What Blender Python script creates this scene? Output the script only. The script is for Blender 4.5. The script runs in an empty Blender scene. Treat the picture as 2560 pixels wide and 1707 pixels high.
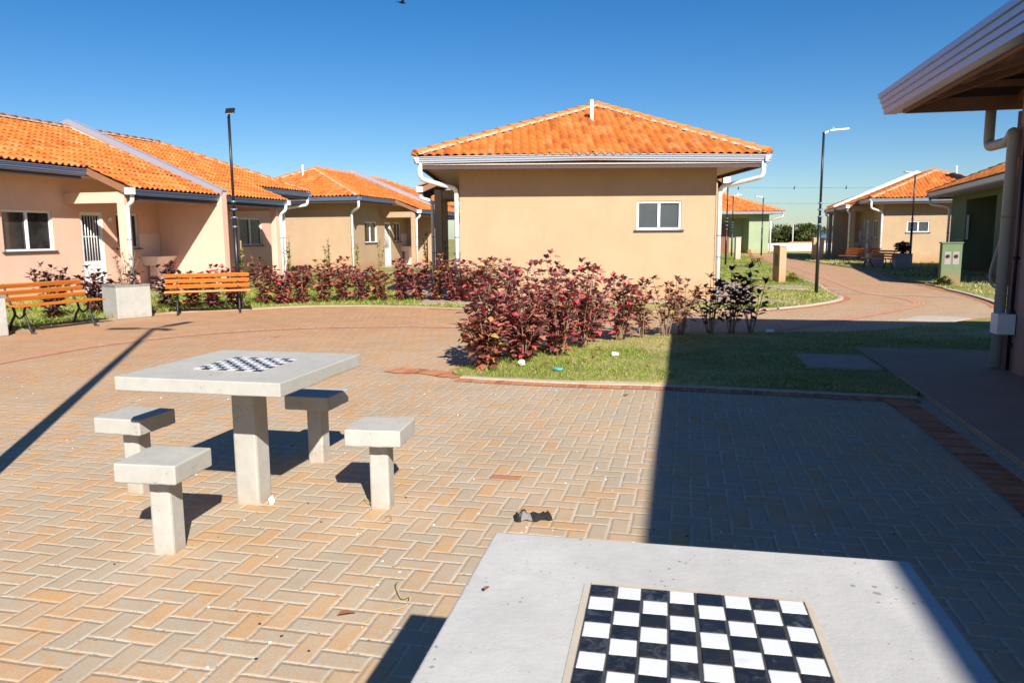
import bpy, bmesh, math, random
from mathutils import Vector, Matrix, geometry
import numpy as np
R = math.radians
C = bpy.context.scene.collection
SC = bpy.context.scene

# ------------------------------------------------------------------ camera
cam_d = bpy.data.cameras.new('camera'); cam = bpy.data.objects.new('camera', cam_d); C.objects.link(cam)
SC.camera = cam
cam_d.sensor_width = 36.0; cam_d.lens = 36.0 * 1904.96 / 2560.0
cam_d.clip_start = 0.05; cam_d.clip_end = 3000
cam.location = (0, 0, 1.418)
cam.rotation_euler = (Matrix.Rotation(R(90) - 0.13848, 4, 'X') @ Matrix.Rotation(-0.00684, 4, 'Z')).to_euler()
cam_d.dof.use_dof = True; cam_d.dof.focus_distance = 3.6; cam_d.dof.aperture_fstop = 9.0

# ------------------------------------------------------------------ light
EL = R(33.8); AZ = R(18.3)               # the sun stands behind the camera, a little to the right
SUN = Vector((math.sin(AZ) * math.cos(EL), -math.cos(AZ) * math.cos(EL), math.sin(EL)))
sd = bpy.data.lights.new('sun', 'SUN'); sd.energy = 5.0; sd.angle = R(0.6); sd.color = (1.0, 0.95, 0.86)
so = bpy.data.objects.new('sun', sd); C.objects.link(so)
so.rotation_euler = SUN.to_track_quat('Z', 'Y').to_euler()
w = bpy.data.worlds.new('World'); SC.world = w; w.use_nodes = True
nt = w.node_tree; nt.nodes.clear()
sky = nt.nodes.new('ShaderNodeTexSky'); sky.sky_type = 'NISHITA'; sky.sun_disc = False
sky.sun_elevation = EL; sky.sun_rotation = math.pi - AZ
sky.altitude = 600; sky.air_density = 1.0; sky.dust_density = 0.5; sky.ozone_density = 2.4
bg = nt.nodes.new('ShaderNodeBackground'); bg.inputs[1].default_value = 0.062
wo = nt.nodes.new('ShaderNodeOutputWorld')
hs = nt.nodes.new('ShaderNodeHueSaturation'); hs.inputs['Saturation'].default_value = 1.40
nt.links.new(sky.outputs[0], hs.inputs['Color'])
tint = nt.nodes.new('ShaderNodeMix'); tint.data_type = 'RGBA'; tint.blend_type = 'MULTIPLY'; tint.inputs[0].default_value = 1; tint.inputs[7].default_value = (.85, .93, 1.06, 1)
nt.links.new(hs.outputs[0], tint.inputs[6]); nt.links.new(tint.outputs[2], bg.inputs[0]); nt.links.new(bg.outputs[0], wo.inputs[0])
SC.view_settings.view_transform = 'Standard'; SC.view_settings.look = 'None'
SC.view_settings.exposure = 0.75; SC.view_settings.gamma = 1.0
SC.cycles.max_bounces = 6; SC.cycles.use_denoising = True

# ------------------------------------------------------------------ materials
class NB:
    def __init__(s, name):
        s.m = bpy.data.materials.new(name); s.m.use_nodes = True
        s.t = s.m.node_tree; s.p = s.t.nodes['Principled BSDF']
    def n(s, typ, **kw):
        o = s.t.nodes.new(typ)
        for k, v in kw.items(): setattr(o, k, v)
        return o
    def val(s, sock, v):
        if hasattr(v, 'node'): s.t.links.new(v, sock)
        else: sock.default_value = v
    def math(s, op, a, b=0.0, c=None):
        o = s.n('ShaderNodeMath', operation=op); s.val(o.inputs[0], a); s.val(o.inputs[1], b)
        if c is not None: s.val(o.inputs[2], c)
        return o.outputs[0]
    def mix(s, f, a, b, typ='MIX'):
        o = s.n('ShaderNodeMix', data_type='RGBA', blend_type=typ)
        s.val(o.inputs[0], f)
        for sock, v in ((o.inputs[6], a), (o.inputs[7], b)):
            if hasattr(v, 'node'): s.t.links.new(v, sock)
            else: sock.default_value = (*v, 1) if len(v) == 3 else v
        return o.outputs[2]
    def noise(s, scale, detail=3, rough=.55, vec=None, dist=0):
        o = s.n('ShaderNodeTexNoise'); o.inputs['Scale'].default_value = scale; o.inputs['Detail'].default_value = detail
        o.inputs['Roughness'].default_value = rough; o.inputs['Distortion'].default_value = dist
        s.t.links.new(vec if vec is not None else s.obj(), o.inputs['Vector']); return o.outputs[0]
    def obj(s):
        if not hasattr(s, '_o'): s._o = s.n('ShaderNodeNewGeometry').outputs['Position']
        return s._o
    def ramp(s, f, stops):
        o = s.n('ShaderNodeValToRGB'); el = o.color_ramp.elements
        while len(el) < len(stops): el.new(.5)
        for e, (p, c) in zip(el, stops): e.position = p; e.color = (*c, 1) if len(c) == 3 else c
        s.val(o.inputs[0], f); return o.outputs[0]
    def step(s, f, a, b):
        o = s.n('ShaderNodeMapRange'); s.val(o.inputs[0], f); s.val(o.inputs[1], a); s.val(o.inputs[2], b); return o.outputs[0]
    def bump(s, h, strength=.3, dist=.01, normal=None):
        o = s.n('ShaderNodeBump'); o.inputs['Strength'].default_value = strength; o.inputs['Distance'].default_value = dist
        s.val(o.inputs['Height'], h)
        if normal is not None: s.t.links.new(normal, o.inputs['Normal'])
        s.t.links.new(o.outputs[0], s.p.inputs['Normal']); return o.outputs[0]
    def out(s, col, rough=.8, metal=0, spec=None):
        s.val(s.p.inputs['Base Color'], (*col, 1) if isinstance(col, tuple) else col)
        s.val(s.p.inputs['Roughness'], rough); s.p.inputs['Metallic'].default_value = metal
        if spec is not None: s.p.inputs['Specular IOR Level'].default_value = spec
        return s.m

def mul(c, k): return tuple(x * k for x in c)

def plaster(name, col):
    b = NB(name)
    c = b.mix(b.step(b.noise(1.3, 5, .65), .35, .75), mul(col, .93), mul(col, 1.05))
    pos = b.n('ShaderNodeSeparateXYZ'); b.t.links.new(b.obj(), pos.inputs[0])
    mp = b.n('ShaderNodeMapping'); mp.inputs['Scale'].default_value = (3.0, 3.0, .35); b.t.links.new(b.obj(), mp.inputs[0])
    st = b.step(b.noise(1.6, 4, .6, mp.outputs[0]), .52, .8)
    c = b.mix(b.math('MULTIPLY', st, .22), c, mul((col[0] * .8, col[1] * .74, col[2] * .68), 1))
    low = b.step(b.math('ADD', pos.outputs[2], b.math('MULTIPLY', b.noise(4, 4), .5)), .75, .2)   # red soil splashed on the foot
    c = b.mix(b.math('MULTIPLY', low, .55), c, (.42, .17, .07))
    b.bump(b.math('ADD', b.math('MULTIPLY', b.noise(45, 3, .6), .25), b.noise(5, 3)), .16, .006)
    return b.out(c, .88, spec=.2)

def flat(name, col, rough=.6, metal=0, var=.08, scale=8, bump=.05, spec=None):
    b = NB(name)
    c = b.mix(b.noise(scale, 4, .6), mul(col, 1 - var), mul(col, 1 + var))
    if bump: b.bump(b.noise(scale * 9, 3), bump, .004)
    return b.out(c, rough, metal, spec)

def concrete(name, col, warm=(.5, .33, .2)):
    b = NB(name)
    n1 = b.noise(2.2, 6, .65); n2 = b.noise(14, 5, .7); n3 = b.noise(90, 3, .7)
    c = b.mix(b.step(n1, .3, .7), mul(col, .86), mul(col, 1.06))
    c = b.mix(b.math('MULTIPLY', b.step(n2, .42, .75), .45), c, mul(col, .72))
    c = b.mix(b.math('MULTIPLY', b.step(b.noise(5, 4, .6, dist=1.5), .6, .8), .18), c, warm)
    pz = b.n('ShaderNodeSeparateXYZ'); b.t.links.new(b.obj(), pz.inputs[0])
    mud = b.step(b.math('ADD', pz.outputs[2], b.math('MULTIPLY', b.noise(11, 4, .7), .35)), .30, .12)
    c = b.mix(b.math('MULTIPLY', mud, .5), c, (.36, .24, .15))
    v = b.n('ShaderNodeTexVoronoi'); v.inputs['Scale'].default_value = 46; b.t.links.new(b.obj(), v.inputs['Vector'])
    pit = b.math('MULTIPLY', b.math('LESS_THAN', v.outputs['Distance'], b.math('MULTIPLY', b.step(b.noise(7, 2), .42, .75), .26)), .7)
    c = b.mix(pit, c, mul(col, .35))
    b.bump(b.math('SUBTRACT', b.math('ADD', b.math('MULTIPLY', n3, .5), n2), b.math('MULTIPLY', pit, 1.5)), .35, .004)
    return b.out(c, .85, spec=.25)

YW = R(-12.9)
def uvcoord(b):
    sp = b.n('ShaderNodeSeparateXYZ'); b.t.links.new(b.obj(), sp.inputs[0])
    x, y = sp.outputs[0], sp.outputs[1]
    c, s = math.cos(YW), math.sin(YW)
    return (b.math('ADD', b.math('MULTIPLY', x, c), b.math('MULTIPLY', y, s)),
            b.math('ADD', b.math('MULTIPLY', x, -s), b.math('MULTIPLY', y, c)))

def paving():
    b = NB('herringbone_pavers'); W = .0965
    a, v = uvcoord(b)
    wob = b.math('MULTIPLY', b.math('SUBTRACT', b.noise(9, 2), .5), .10)
    X = b.math('ADD', b.math('ADD', b.math('DIVIDE', a, W), 402.49), wob)
    wob2 = b.math('MULTIPLY', b.math('SUBTRACT', b.noise(8.1, 2), .5), .10)
    Y = b.math('ADD', b.math('ADD', b.math('DIVIDE', v, W), 399.60), wob2)
    i = b.math('FLOOR', X); j = b.math('FLOOR', Y)
    fx = b.math('SUBTRACT', X, i); fy = b.math('SUBTRACT', Y, j)
    k = b.math('MODULO', b.math('ADD', b.math('SUBTRACT', i, j), 4000.0), 4.0)
    def eq(val): return b.math('COMPARE', k, float(val), .1)
    k0, k1, k2, k3 = eq(0), eq(1), eq(2), eq(3)
    hor = b.math('ADD', k0, k1)
    ver = b.math('SUBTRACT', 1.0, hor)
    al = b.math('ADD', b.math('MULTIPLY', hor, fx), b.math('MULTIPLY', ver, fy))
    al = b.math('ADD', al, b.math('ADD', k1, k2))
    ac = b.math('ADD', b.math('MULTIPLY', hor, fy), b.math('MULTIPLY', ver, fx))
    e = b.math('MINIMUM', b.math('MINIMUM', al, b.math('SUBTRACT', 2.0, al)), b.math('MINIMUM', ac, b.math('SUBTRACT', 1.0, ac)))
    bi = b.math('SUBTRACT', i, k1); bj = b.math('SUBTRACT', j, k2)
    cv = b.n('ShaderNodeCombineXYZ'); b.val(cv.inputs[0], bi); b.val(cv.inputs[1], bj); b.val(cv.inputs[2], hor)
    wn = b.n('ShaderNodeTexWhiteNoise'); b.t.links.new(cv.outputs[0], wn.inputs[0])
    r1 = wn.outputs[0]
    sep = b.n('ShaderNodeSeparateColor'); b.t.links.new(wn.outputs[1], sep.inputs[0]); r2, r3 = sep.outputs[0], sep.outputs[1]
    base = b.ramp(r1, [(0, (.465, .38, .28)), (.3, (.485, .395, .285)), (.6, (.50, .405, .29)), (.85, (.53, .41, .28)), (1, (.53, .385, .24))])
    # ochre dust: heavier towards the left of the square and round the lawn, thin on the shaded side
    sp = b.n('ShaderNodeSeparateXYZ'); b.t.links.new(b.obj(), sp.inputs[0])
    dirt_big = b.noise(.45, 5, .6)
    dl = b.step(b.math('ADD', b.math('MULTIPLY', sp.outputs[0], -.10), b.math('ADD', dirt_big, b.math('MULTIPLY', sp.outputs[1], .022))), .25, 1.25)
    dn = b.step(b.math('ADD', b.noise(15, 5, .68, dist=1.6), b.math('MULTIPLY', r2, .2)), .50, .80)
    f = b.math('MULTIPLY', dn, b.math('ADD', .34, b.math('MULTIPLY', dl, .8)))
    c = b.mix(f, base, (.62, .31, .115))
    grey = b.math('MULTIPLY', b.math('GREATER_THAN', r3, .55), b.step(sp.outputs[0], -1.8, 2.0))
    c = b.mix(b.math('MULTIPLY', grey, .22), c, (.43, .40, .345))
    far = b.step(b.math('ADD', b.math('ADD', sp.outputs[1], b.math('MULTIPLY', sp.outputs[0], -.45)), b.math('MULTIPLY', b.noise(.8, 5, .65, dist=.5), 4.0)), 8.2, 15.5)
    c = b.mix(b.math('MULTIPLY', far, b.math('ADD', .35, b.math('MULTIPLY', b.noise(4.5, 5, .7), .75))), c, (.50, .245, .105))
    redb = b.math('GREATER_THAN', r2, .999)
    c = b.mix(b.math('MULTIPLY', redb, .6), c, (.40, .13, .06))
    c = b.mix(b.math('MULTIPLY', b.step(b.noise(2.6, 5, .7), .55, .85), .3), c, (.62, .54, .43))
    c = b.mix(b.step(b.noise(110, 4, .8), .38, .66), mul_sock(b, c, .80), c)
    jn = b.math('ADD', .055, b.math('MULTIPLY', b.math('SUBTRACT', b.noise(30, 3), .5), .09))
    c = b.mix(b.step(b.noise(1.1, 5, .65, dist=.7), .3, .7), mul_sock(b, c, .90), mul_sock(b, c, 1.07))
    c = b.mix(b.math('MULTIPLY', b.step(b.noise(6.5, 4, .7, dist=.4), .60, .74), .35), c, (.27, .205, .15))
    joint = b.step(e, b.math('ADD', jn, .025), b.math('SUBTRACT', jn, .02))
    jc = b.mix(b.step(b.noise(55, 3, .7), .56, .66), (.565, .49, .39), (.10, .075, .05))
    c = b.mix(b.math('MULTIPLY', joint, b.step(b.noise(3.1, 4), .3, .6)), c, jc)
    h = b.math('MULTIPLY', b.step(e, .0, .14), 1.0)
    h = b.math('ADD', h, b.math('MULTIPLY', r2, .45))
    h = b.math('ADD', h, b.math('MULTIPLY', b.noise(90, 4, .7), .12))
    h = b.math('ADD', h, b.math('MULTIPLY', b.math('MULTIPLY', b.math('SUBTRACT', ac, .5), b.math('SUBTRACT', r3, .5)), .8))
    b.bump(h, .7, .006)
    return b.out(c, .9, spec=.15)

def mul_sock(b, c, k): return b.mix(1.0, c, (k, k, k), 'MULTIPLY')

def red_brick():
    b = NB('red_border_bricks')
    uv = b.n('ShaderNodeUVMap'); sp = b.n('ShaderNodeSeparateXYZ'); b.t.links.new(uv.outputs[0], sp.inputs[0])
    x = b.math('DIVIDE', sp.outputs[0], .1); i = b.math('FLOOR', x); f = b.math('SUBTRACT', x, i)
    e = b.math('MINIMUM', f, b.math('SUBTRACT', 1.0, f))
    wn = b.n('ShaderNodeTexWhiteNoise', noise_dimensions='1D'); b.val(wn.inputs['W'], i)
    c = b.ramp(wn.outputs[0], [(0, (.34, .10, .05)), (.5, (.46, .15, .07)), (1, (.52, .21, .10))])
    c = b.mix(b.math('MULTIPLY', b.step(b.noise(7, 5, .7), .45, .75), .6), c, (.58, .35, .2))
    jt = b.step(e, .09, .04)
    c = b.mix(jt, c, (.40, .30, .21))
    b.bump(b.math('ADD', b.step(e, 0, .12), b.math('MULTIPLY', b.noise(120, 3), .3)), .6, .006)
    return b.out(c, .9, spec=.15)

def tactile():
    b = NB('tactile_red_paver')
    uv = b.n('ShaderNodeUVMap'); sp = b.n('ShaderNodeSeparateXYZ'); b.t.links.new(uv.outputs[0], sp.inputs[0])
    c = b.mix(b.step(b.noise(3, 5, .7), .3, .7), (.55, .17, .09), (.55, .27, .16))
    c = b.mix(b.math('ADD', .28, b.math('MULTIPLY', b.step(b.noise(5, 4), .42, .7), .5)), c, (.50, .34, .22))
    s = b.math('SINE', b.math('MULTIPLY', sp.outputs[1], 2 * math.pi * 3.5))
    x = b.math('FRACT', b.math('DIVIDE', sp.outputs[0], .25)); jt = b.step(b.math('MINIMUM', x, b.math('SUBTRACT', 1.0, x)), .05, .02)
    c = b.mix(jt, c, (.33, .22, .15))
    b.bump(b.step(s, -.2, .4), .8, .006)
    return b.out(c, .85, spec=.2)

def tiles(name='clay_roof_tiles', dist=0.0):
    b = NB(name)
    uv = b.n('ShaderNodeUVMap'); sp = b.n('ShaderNodeSeparateXYZ'); b.t.links.new(uv.outputs[0], sp.inputs[0])
    i = b.math('FLOOR', b.math('ADD', sp.outputs[0], .5)); j = b.math('FLOOR', sp.outputs[1])
    cv = b.n('ShaderNodeCombineXYZ'); b.val(cv.inputs[0], i); b.val(cv.inputs[1], j)
    wn = b.n('ShaderNodeTexWhiteNoise'); b.t.links.new(cv.outputs[0], wn.inputs[0])
    c = b.ramp(wn.outputs[0], [(0, (.40, .10, .022)), (.2, (.52, .145, .026)), (.6, (.58, .18, .034)), (.9, (.60, .24, .075)), (1, (.36, .09, .03))])
    c = b.mix(b.math('MULTIPLY', b.step(b.noise(3.1, 5, .7), .5, .8), .45), c, (.28, .06, .02))
    c = b.mix(b.math('MULTIPLY', b.step(b.noise(21, 4, .7), .55, .8), .4), c, (.62, .26, .09))
    b.bump(b.noise(30, 3), .15, .006)
    return b.out(c, .8, spec=.25)

def grass_ground(name, dry=.5):
    b = NB(name)
    n = b.step(b.noise(1.2, 6, .7), .3, .7)
    c = b.mix(n, (.22, .21, .06), (.52, .42, .20))
    c = b.mix(b.step(b.noise(.5, 4), .45, .65), c, (.13, .17, .03))
    c = b.mix(b.math('MULTIPLY', b.step(b.noise(30, 5, .8), .45, .7), .6), c, (.18, .19, .05))
    c = b.mix(b.math('MULTIPLY', b.step(b.noise(.9, 5, .7, dist=.6), .58, .72), .7), c, (.34, .15, .065))
    b.bump(b.math('ADD', b.math('MULTIPLY', b.noise(40, 4, .8), .4), b.noise(9, 4)), .4, .02)
    return b.out(c, .95, spec=.1)

def leaf_mat(name, stops, spec=.5, rough=.38, trans=.2):
    b = NB(name)
    g = b.n('ShaderNodeNewGeometry')
    c = b.ramp(g.outputs['Random Per Island'], stops)
    c = b.mix(b.math('MULTIPLY', b.step(b.noise(60, 3, .6), .45, .7), .35), c, mul(stops[0][1], .7))
    b.out(c, rough, spec=spec)
    tr = b.n('ShaderNodeBsdfTranslucent'); b.t.links.new(c, tr.inputs[0])
    mx = b.n('ShaderNodeMixShader'); mx.inputs[0].default_value = trans
    b.t.links.new(b.p.outputs[0], mx.inputs[1]); b.t.links.new(tr.outputs[0], mx.inputs[2])
    b.t.links.new(mx.outputs[0], b.t.nodes['Material Output'].inputs[0])
    return b.m

def wood():
    b = NB('orange_varnished_wood')
    mp = b.n('ShaderNodeMapping'); mp.inputs['Scale'].default_value = (1, 1, 14)
    tc = b.n('ShaderNodeTexCoord'); mp.inputs['Scale'].default_value = (.8, 30, 30); b.t.links.new(tc.outputs['Object'], mp.inputs[0])
    c = b.mix(b.step(b.noise(2.2, 5, .6, mp.outputs[0]), .3, .72), (.40, .105, .012), (.70, .24, .03))
    return b.out(c, .35, spec=.5)

def chess(name='chess_tiles_black'):
    b = NB(name)
    f = b.step(b.noise(38, 5, .75, dist=1.2), .48, .72)
    g = b.step(b.noise(9, 3), .45, .65)
    c = b.mix(b.math('MULTIPLY', b.math('MULTIPLY', f, g), .55), (.014, .014, .015), (.22, .25, .28))
    b.bump(b.noise(45, 3), .15, .003)
    return b.out(c, b.step(b.noise(20, 3), 0.3, .9), spec=.5)

def chess_w():
    b = NB('chess_tiles_white')
    c = b.mix(b.math('MULTIPLY', b.step(b.noise(30, 5, .7, dist=.8), .62, .75), .35), (.70, .70, .69), (.35, .36, .38))
    b.bump(b.noise(30, 3), .2, .003)
    return b.out(c, .35, spec=.5)

M = {}
M['peach'] = plaster('peach_render', (.465, .328, .205))
M['pink'] = plaster('salmon_pink_render', (.78, .49, .37))
M['mauve'] = plaster('rose_render', (.42, .26, .24))
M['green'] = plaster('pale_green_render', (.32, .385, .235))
M['green_shaded'] = plaster('shaded_green_render', (.15, .215, .12))  # darker twin of the pale green, with shade put into its colour
M['greywall'] = plaster('whitewashed_wall', (.62, .62, .61))
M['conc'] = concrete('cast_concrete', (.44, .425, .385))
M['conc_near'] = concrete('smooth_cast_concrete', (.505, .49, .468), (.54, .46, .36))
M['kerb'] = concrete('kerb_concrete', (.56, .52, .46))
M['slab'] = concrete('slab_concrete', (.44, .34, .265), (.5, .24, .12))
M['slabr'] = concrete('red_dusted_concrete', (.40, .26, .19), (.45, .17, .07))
M['pave'] = paving()
M['redb'] = red_brick()
M['tact'] = tactile()
M['tile'] = tiles()
M['mortar'] = flat('pale_mortar', (.44, .33, .25), .95, var=.4, scale=7)
M['grass_g'] = grass_ground('lawn_ground')
M['soil'] = flat('red_soil', (.40, .19, .09), .95, var=.2)
M['gutter'] = flat('painted_metal_gutter', (.44, .47, .53), .38, .35, var=.03, scale=2, bump=0, spec=.5)
M['gutterb'] = flat('sky_tinted_galvanised', (.22, .31, .50), .32, .45, var=.04, scale=2, bump=0, spec=.5)  # blue of the reflected sky is put into the base colour
M['capm'] = flat('galvanised_flashing', (.46, .48, .56), .45, .5, var=.08, scale=3, bump=0)
M['capw'] = flat('white_flashing', (.80, .82, .85), .45, .1, var=.04, scale=3, bump=0)
M['fascia'] = flat('dark_brown_fascia', (.06, .035, .03), .6, var=.2, scale=4)
M['fasciao'] = flat('brown_timber', (.26, .12, .065), .65, var=.2, scale=6)
M['soffit'] = flat('pale_soffit_board', (.55, .42, .33), .8, var=.05)
M['pvc'] = flat('white_pvc', (.84, .83, .80), .4, var=.03, bump=0, spec=.5)
M['pvcg'] = flat('shade_toned_pvc', (.44, .40, .36), .5, var=.08, bump=0, spec=.4)  # white PVC darkened: shade on the near downpipe is part of the colour
M['alu'] = flat('white_aluminium', (.82, .83, .85), .35, var=.02, bump=0, spec=.5)
M['dalu'] = flat('grey_aluminium', (.30, .30, .32), .4, .3, var=.02, bump=0)
def glass():
    b = NB('dark_window_glass')
    c = b.mix(b.step(b.noise(1.7, 3, .6), .4, .65), (.018, .018, .018), (.055, .05, .045))
    b.bump(b.noise(1.5, 2), .05, .02)
    return b.out(c, .06, spec=.6)
M['glass'] = glass()
M['glassg'] = flat('frosted_window_glass', (.055, .065, .07), .35, var=.25, scale=3, bump=0, spec=.5)
M['sill'] = flat('dark_stone_sill', (.07, .06, .06), .5, var=.1)
M['doorw'] = flat('white_steel_door', (.84, .84, .84), .45, var=.03, bump=0)
M['doorb'] = flat('brown_timber_door', (.22, .07, .035), .6, var=.15)
M['black'] = flat('black_painted_steel', (.012, .013, .015), .38, var=.2, bump=0, spec=.5)
M['iron'] = flat('black_cast_iron', (.018, .018, .02), .5, var=.2)
M['wood'] = wood()
M['cb'] = chess(); M['cw'] = chess_w()
M['rim'] = flat('beige_bedding_mortar', (.50, .43, .34), .9, var=.15, scale=30)
M['grout'] = flat('chess_grout', (.045, .045, .048), .8, var=.6, scale=25)
M['led'] = flat('lamp_diffuser', (.55, .42, .28), .5, var=.1, bump=0)
M['marble'] = flat('laundry_sink_resin', (.72, .60, .52), .4, var=.06, bump=0)
M['ctile'] = flat('pale_wall_tiles', (.74, .58, .50), .3, var=.03, bump=0)
M['bark'] = flat('shrub_bark', (.30, .20, .12), .9, var=.35, scale=30)
M['barkd'] = flat('tree_bark', (.16, .11, .075), .9, var=.3, scale=3)
M['leaf_r'] = leaf_mat('copperleaf_foliage', [(0, (.08, .032, .034)), (.2, (.17, .06, .06)), (.4, (.31, .12, .11)), (.6, (.46, .15, .14)), (.73, (.54, .26, .16)), (.84, (.68, .10, .12)), (1, (.85, .10, .13))])
M['leaf_o'] = leaf_mat('copperleaf_foliage_mottled', [(0, (.13, .04, .035)), (.3, (.26, .08, .07)), (.55, (.40, .13, .09)), (.75, (.50, .20, .10)), (.88, (.52, .30, .12)), (.96, (.33, .36, .08)), (1, (.65, .09, .09))])
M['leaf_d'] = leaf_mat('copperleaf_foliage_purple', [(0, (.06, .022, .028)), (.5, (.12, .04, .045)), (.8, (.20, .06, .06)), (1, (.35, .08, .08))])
M['leaf_g'] = leaf_mat('yellow_green_leaves', [(0, (.13, .17, .02)), (.5, (.30, .32, .03)), (1, (.48, .42, .06))])
M['leaf_t'] = leaf_mat('tree_foliage', [(0, (.035, .055, .018)), (.4, (.08, .11, .03)), (.75, (.15, .17, .05)), (1, (.24, .20, .08))], spec=.2, rough=.7)
M['blade'] = leaf_mat('grass_blades', [(0, (.13, .18, .03)), (.3, (.27, .30, .06)), (.5, (.48, .43, .16)), (.8, (.68, .57, .29)), (1, (.74, .64, .38))], spec=.15, rough=.7, trans=.3)
M['bladeg'] = leaf_mat('fresh_grass_blades', [(0, (.10, .18, .015)), (.5, (.21, .34, .03)), (.85, (.38, .45, .07)), (1, (.55, .50, .18))], spec=.15, rough=.7, trans=.3)
M['paper'] = flat('white_paper', (.85, .85, .85), .8, var=.05)
M['blue'] = flat('blue_plastic', (.08, .42, .62), .4, var=.1)
M['cloth'] = flat('black_cloth', (.014, .014, .015), .9, var=.4, scale=30, bump=.4)
M['clothg'] = flat('faded_grey_cloth', (.20, .20, .20), .9, var=.3, scale=60, bump=.3)
M['dry'] = flat('dry_leaf', (.28, .10, .04), .8, var=.3, scale=20)
M['straw'] = flat('dry_straw', (.48, .36, .14), .8, var=.2)
M['wire'] = flat('cable_black', (.02, .02, .02), .6, bump=0)
M['meter'] = flat('meter_glass', (.03, .03, .035), .2, var=.1, bump=0)
M['meterf'] = flat('meter_cover', (.34, .27, .25), .5, var=.1)
M['red'] = flat('red_petals', (.65, .03, .03), .6)

# ------------------------------------------------------------------ mesh helpers
def tag(o, label, cat, group=None, kind=None):
    if label: o['label'] = label
    if cat: o['category'] = cat
    if group: o['group'] = group
    if kind: o['kind'] = kind
    return o
def root(name, loc, rz=0, label=None, cat=None, group=None):
    o = bpy.data.objects.new(name, None); C.objects.link(o); o.location = loc; o.rotation_euler = (0, 0, rz)
    o.empty_display_size = .2
    return tag(o, label, cat, group)
def link(name, bm, mat, parent=None, smooth=False, bevel=0, recalc=True, seg=2):
    if recalc: bmesh.ops.recalc_face_normals(bm, faces=bm.faces)
    me = bpy.data.meshes.new(name); bm.to_mesh(me); bm.free()
    for m in (mat if isinstance(mat, (list, tuple)) else [mat]): me.materials.append(m)
    if smooth:
        for p in me.polygons: p.use_smooth = True
    o = bpy.data.objects.new(name, me); C.objects.link(o)
    if parent: o.parent = parent
    if bevel:
        md = o.modifiers.new('bevel', 'BEVEL'); md.width = bevel; md.segments = seg; md.limit_method = 'ANGLE'
    return o
def struct(name, bm, mat, **k):
    o = link(name, bm, mat, **k); o['kind'] = 'structure'; return o
def box(bm, x0, x1, y0, y1, z0, z1, mi=0):
    vs = [bm.verts.new(p) for p in ((x0,y0,z0),(x1,y0,z0),(x1,y1,z0),(x0,y1,z0),(x0,y0,z1),(x1,y0,z1),(x1,y1,z1),(x0,y1,z1))]
    for q in ((0,3,2,1),(4,5,6,7),(0,1,5,4),(1,2,6,5),(2,3,7,6),(3,0,4,7)):
        f = bm.faces.new([vs[i] for i in q]); f.material_index = mi
    return vs
def obox(bm, c, ax, ay, az, mi=0):
    """box with centre c and half-axis vectors"""
    c, ax, ay, az = map(Vector, (c, ax, ay, az)); vs = []
    for sz in (-1, 1):
        for sx, sy in ((-1,-1),(1,-1),(1,1),(-1,1)): vs.append(bm.verts.new(c + ax*sx + ay*sy + az*sz))
    for q in ((0,3,2,1),(4,5,6,7),(0,1,5,4),(1,2,6,5),(2,3,7,6),(3,0,4,7)):
        f = bm.faces.new([vs[i] for i in q]); f.material_index = mi
def bar(bm, p, q, w, h, up=(0,0,1), mi=0):
    p, q = Vector(p), Vector(q); d = q - p; L = d.length; d.normalize()
    s = d.cross(Vector(up)).normalized(); u = s.cross(d)
    obox(bm, (p+q)/2, d*L/2, s*w/2, u*h/2, mi)
def tube(bm, pts, r, n=10, caps=True, mi=0, taper=None):
    pts = [Vector(p) for p in pts]; rings = []
    prev = None
    for i, p in enumerate(pts):
        if i == 0: d = pts[1] - p
        elif i == len(pts) - 1: d = p - pts[-2]
        else: d = (pts[i+1] - p).normalized() + (p - pts[i-1]).normalized()
        d.normalize()
        if prev is None:
            a = d.cross(Vector((0,0,1)));
            if a.length < .1: a = d.cross(Vector((1,0,0)))
        else: a = prev - d * prev.dot(d)
        a.normalize(); prev = a; b_ = d.cross(a)
        rr = r if taper is None else r + (taper - r) * i / (len(pts) - 1)
        rings.append([bm.verts.new(p + (a*math.cos(t) + b_*math.sin(t))*rr) for t in [2*math.pi*k/n for k in range(n)]])
    for r0, r1 in zip(rings, rings[1:]):
        for k in range(n):
            f = bm.faces.new((r0[k], r0[(k+1)%n], r1[(k+1)%n], r1[k])); f.material_index = mi; f.smooth = True
    if caps and n > 2:
        bm.faces.new(rings[0][::-1]).material_index = mi; bm.faces.new(rings[-1]).material_index = mi
def fillet(pts, r, n=5):
    pts = [Vector(p) for p in pts]; out = [pts[0]]
    for a, b_, c in zip(pts, pts[1:], pts[2:]):
        d0 = (a-b_); d1 = (c-b_); rr = min(r, d0.length*.45, d1.length*.45)
        p0 = b_ + d0.normalized()*rr; p1 = b_ + d1.normalized()*rr
        for k in range(n+1):
            t = k/n; out.append(p0*(1-t)**2 + b_*2*t*(1-t) + p1*t*t)
    out.append(pts[-1]); return out
def poly_sheet(bm, pts, z, uvl=None):
    vs = [bm.verts.new((p[0], p[1], z)) for p in pts]
    for t in geometry.tessellate_polygon([[Vector((p[0], p[1], 0)) for p in pts]]): bm.faces.new([vs[i] for i in t])
def poly_slab(bm, pts, z0, z1):
    lo = [bm.verts.new((p[0], p[1], z0)) for p in pts]; hi = [bm.verts.new((p[0], p[1], z1)) for p in pts]
    for t in geometry.tessellate_polygon([[Vector((p[0], p[1], 0)) for p in pts]]):
        bm.faces.new([hi[i] for i in t]); bm.faces.new([lo[i] for i in t][::-1])
    n = len(pts)
    for i in range(n): bm.faces.new((lo[i], lo[(i+1)%n], hi[(i+1)%n], hi[i]))
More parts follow.
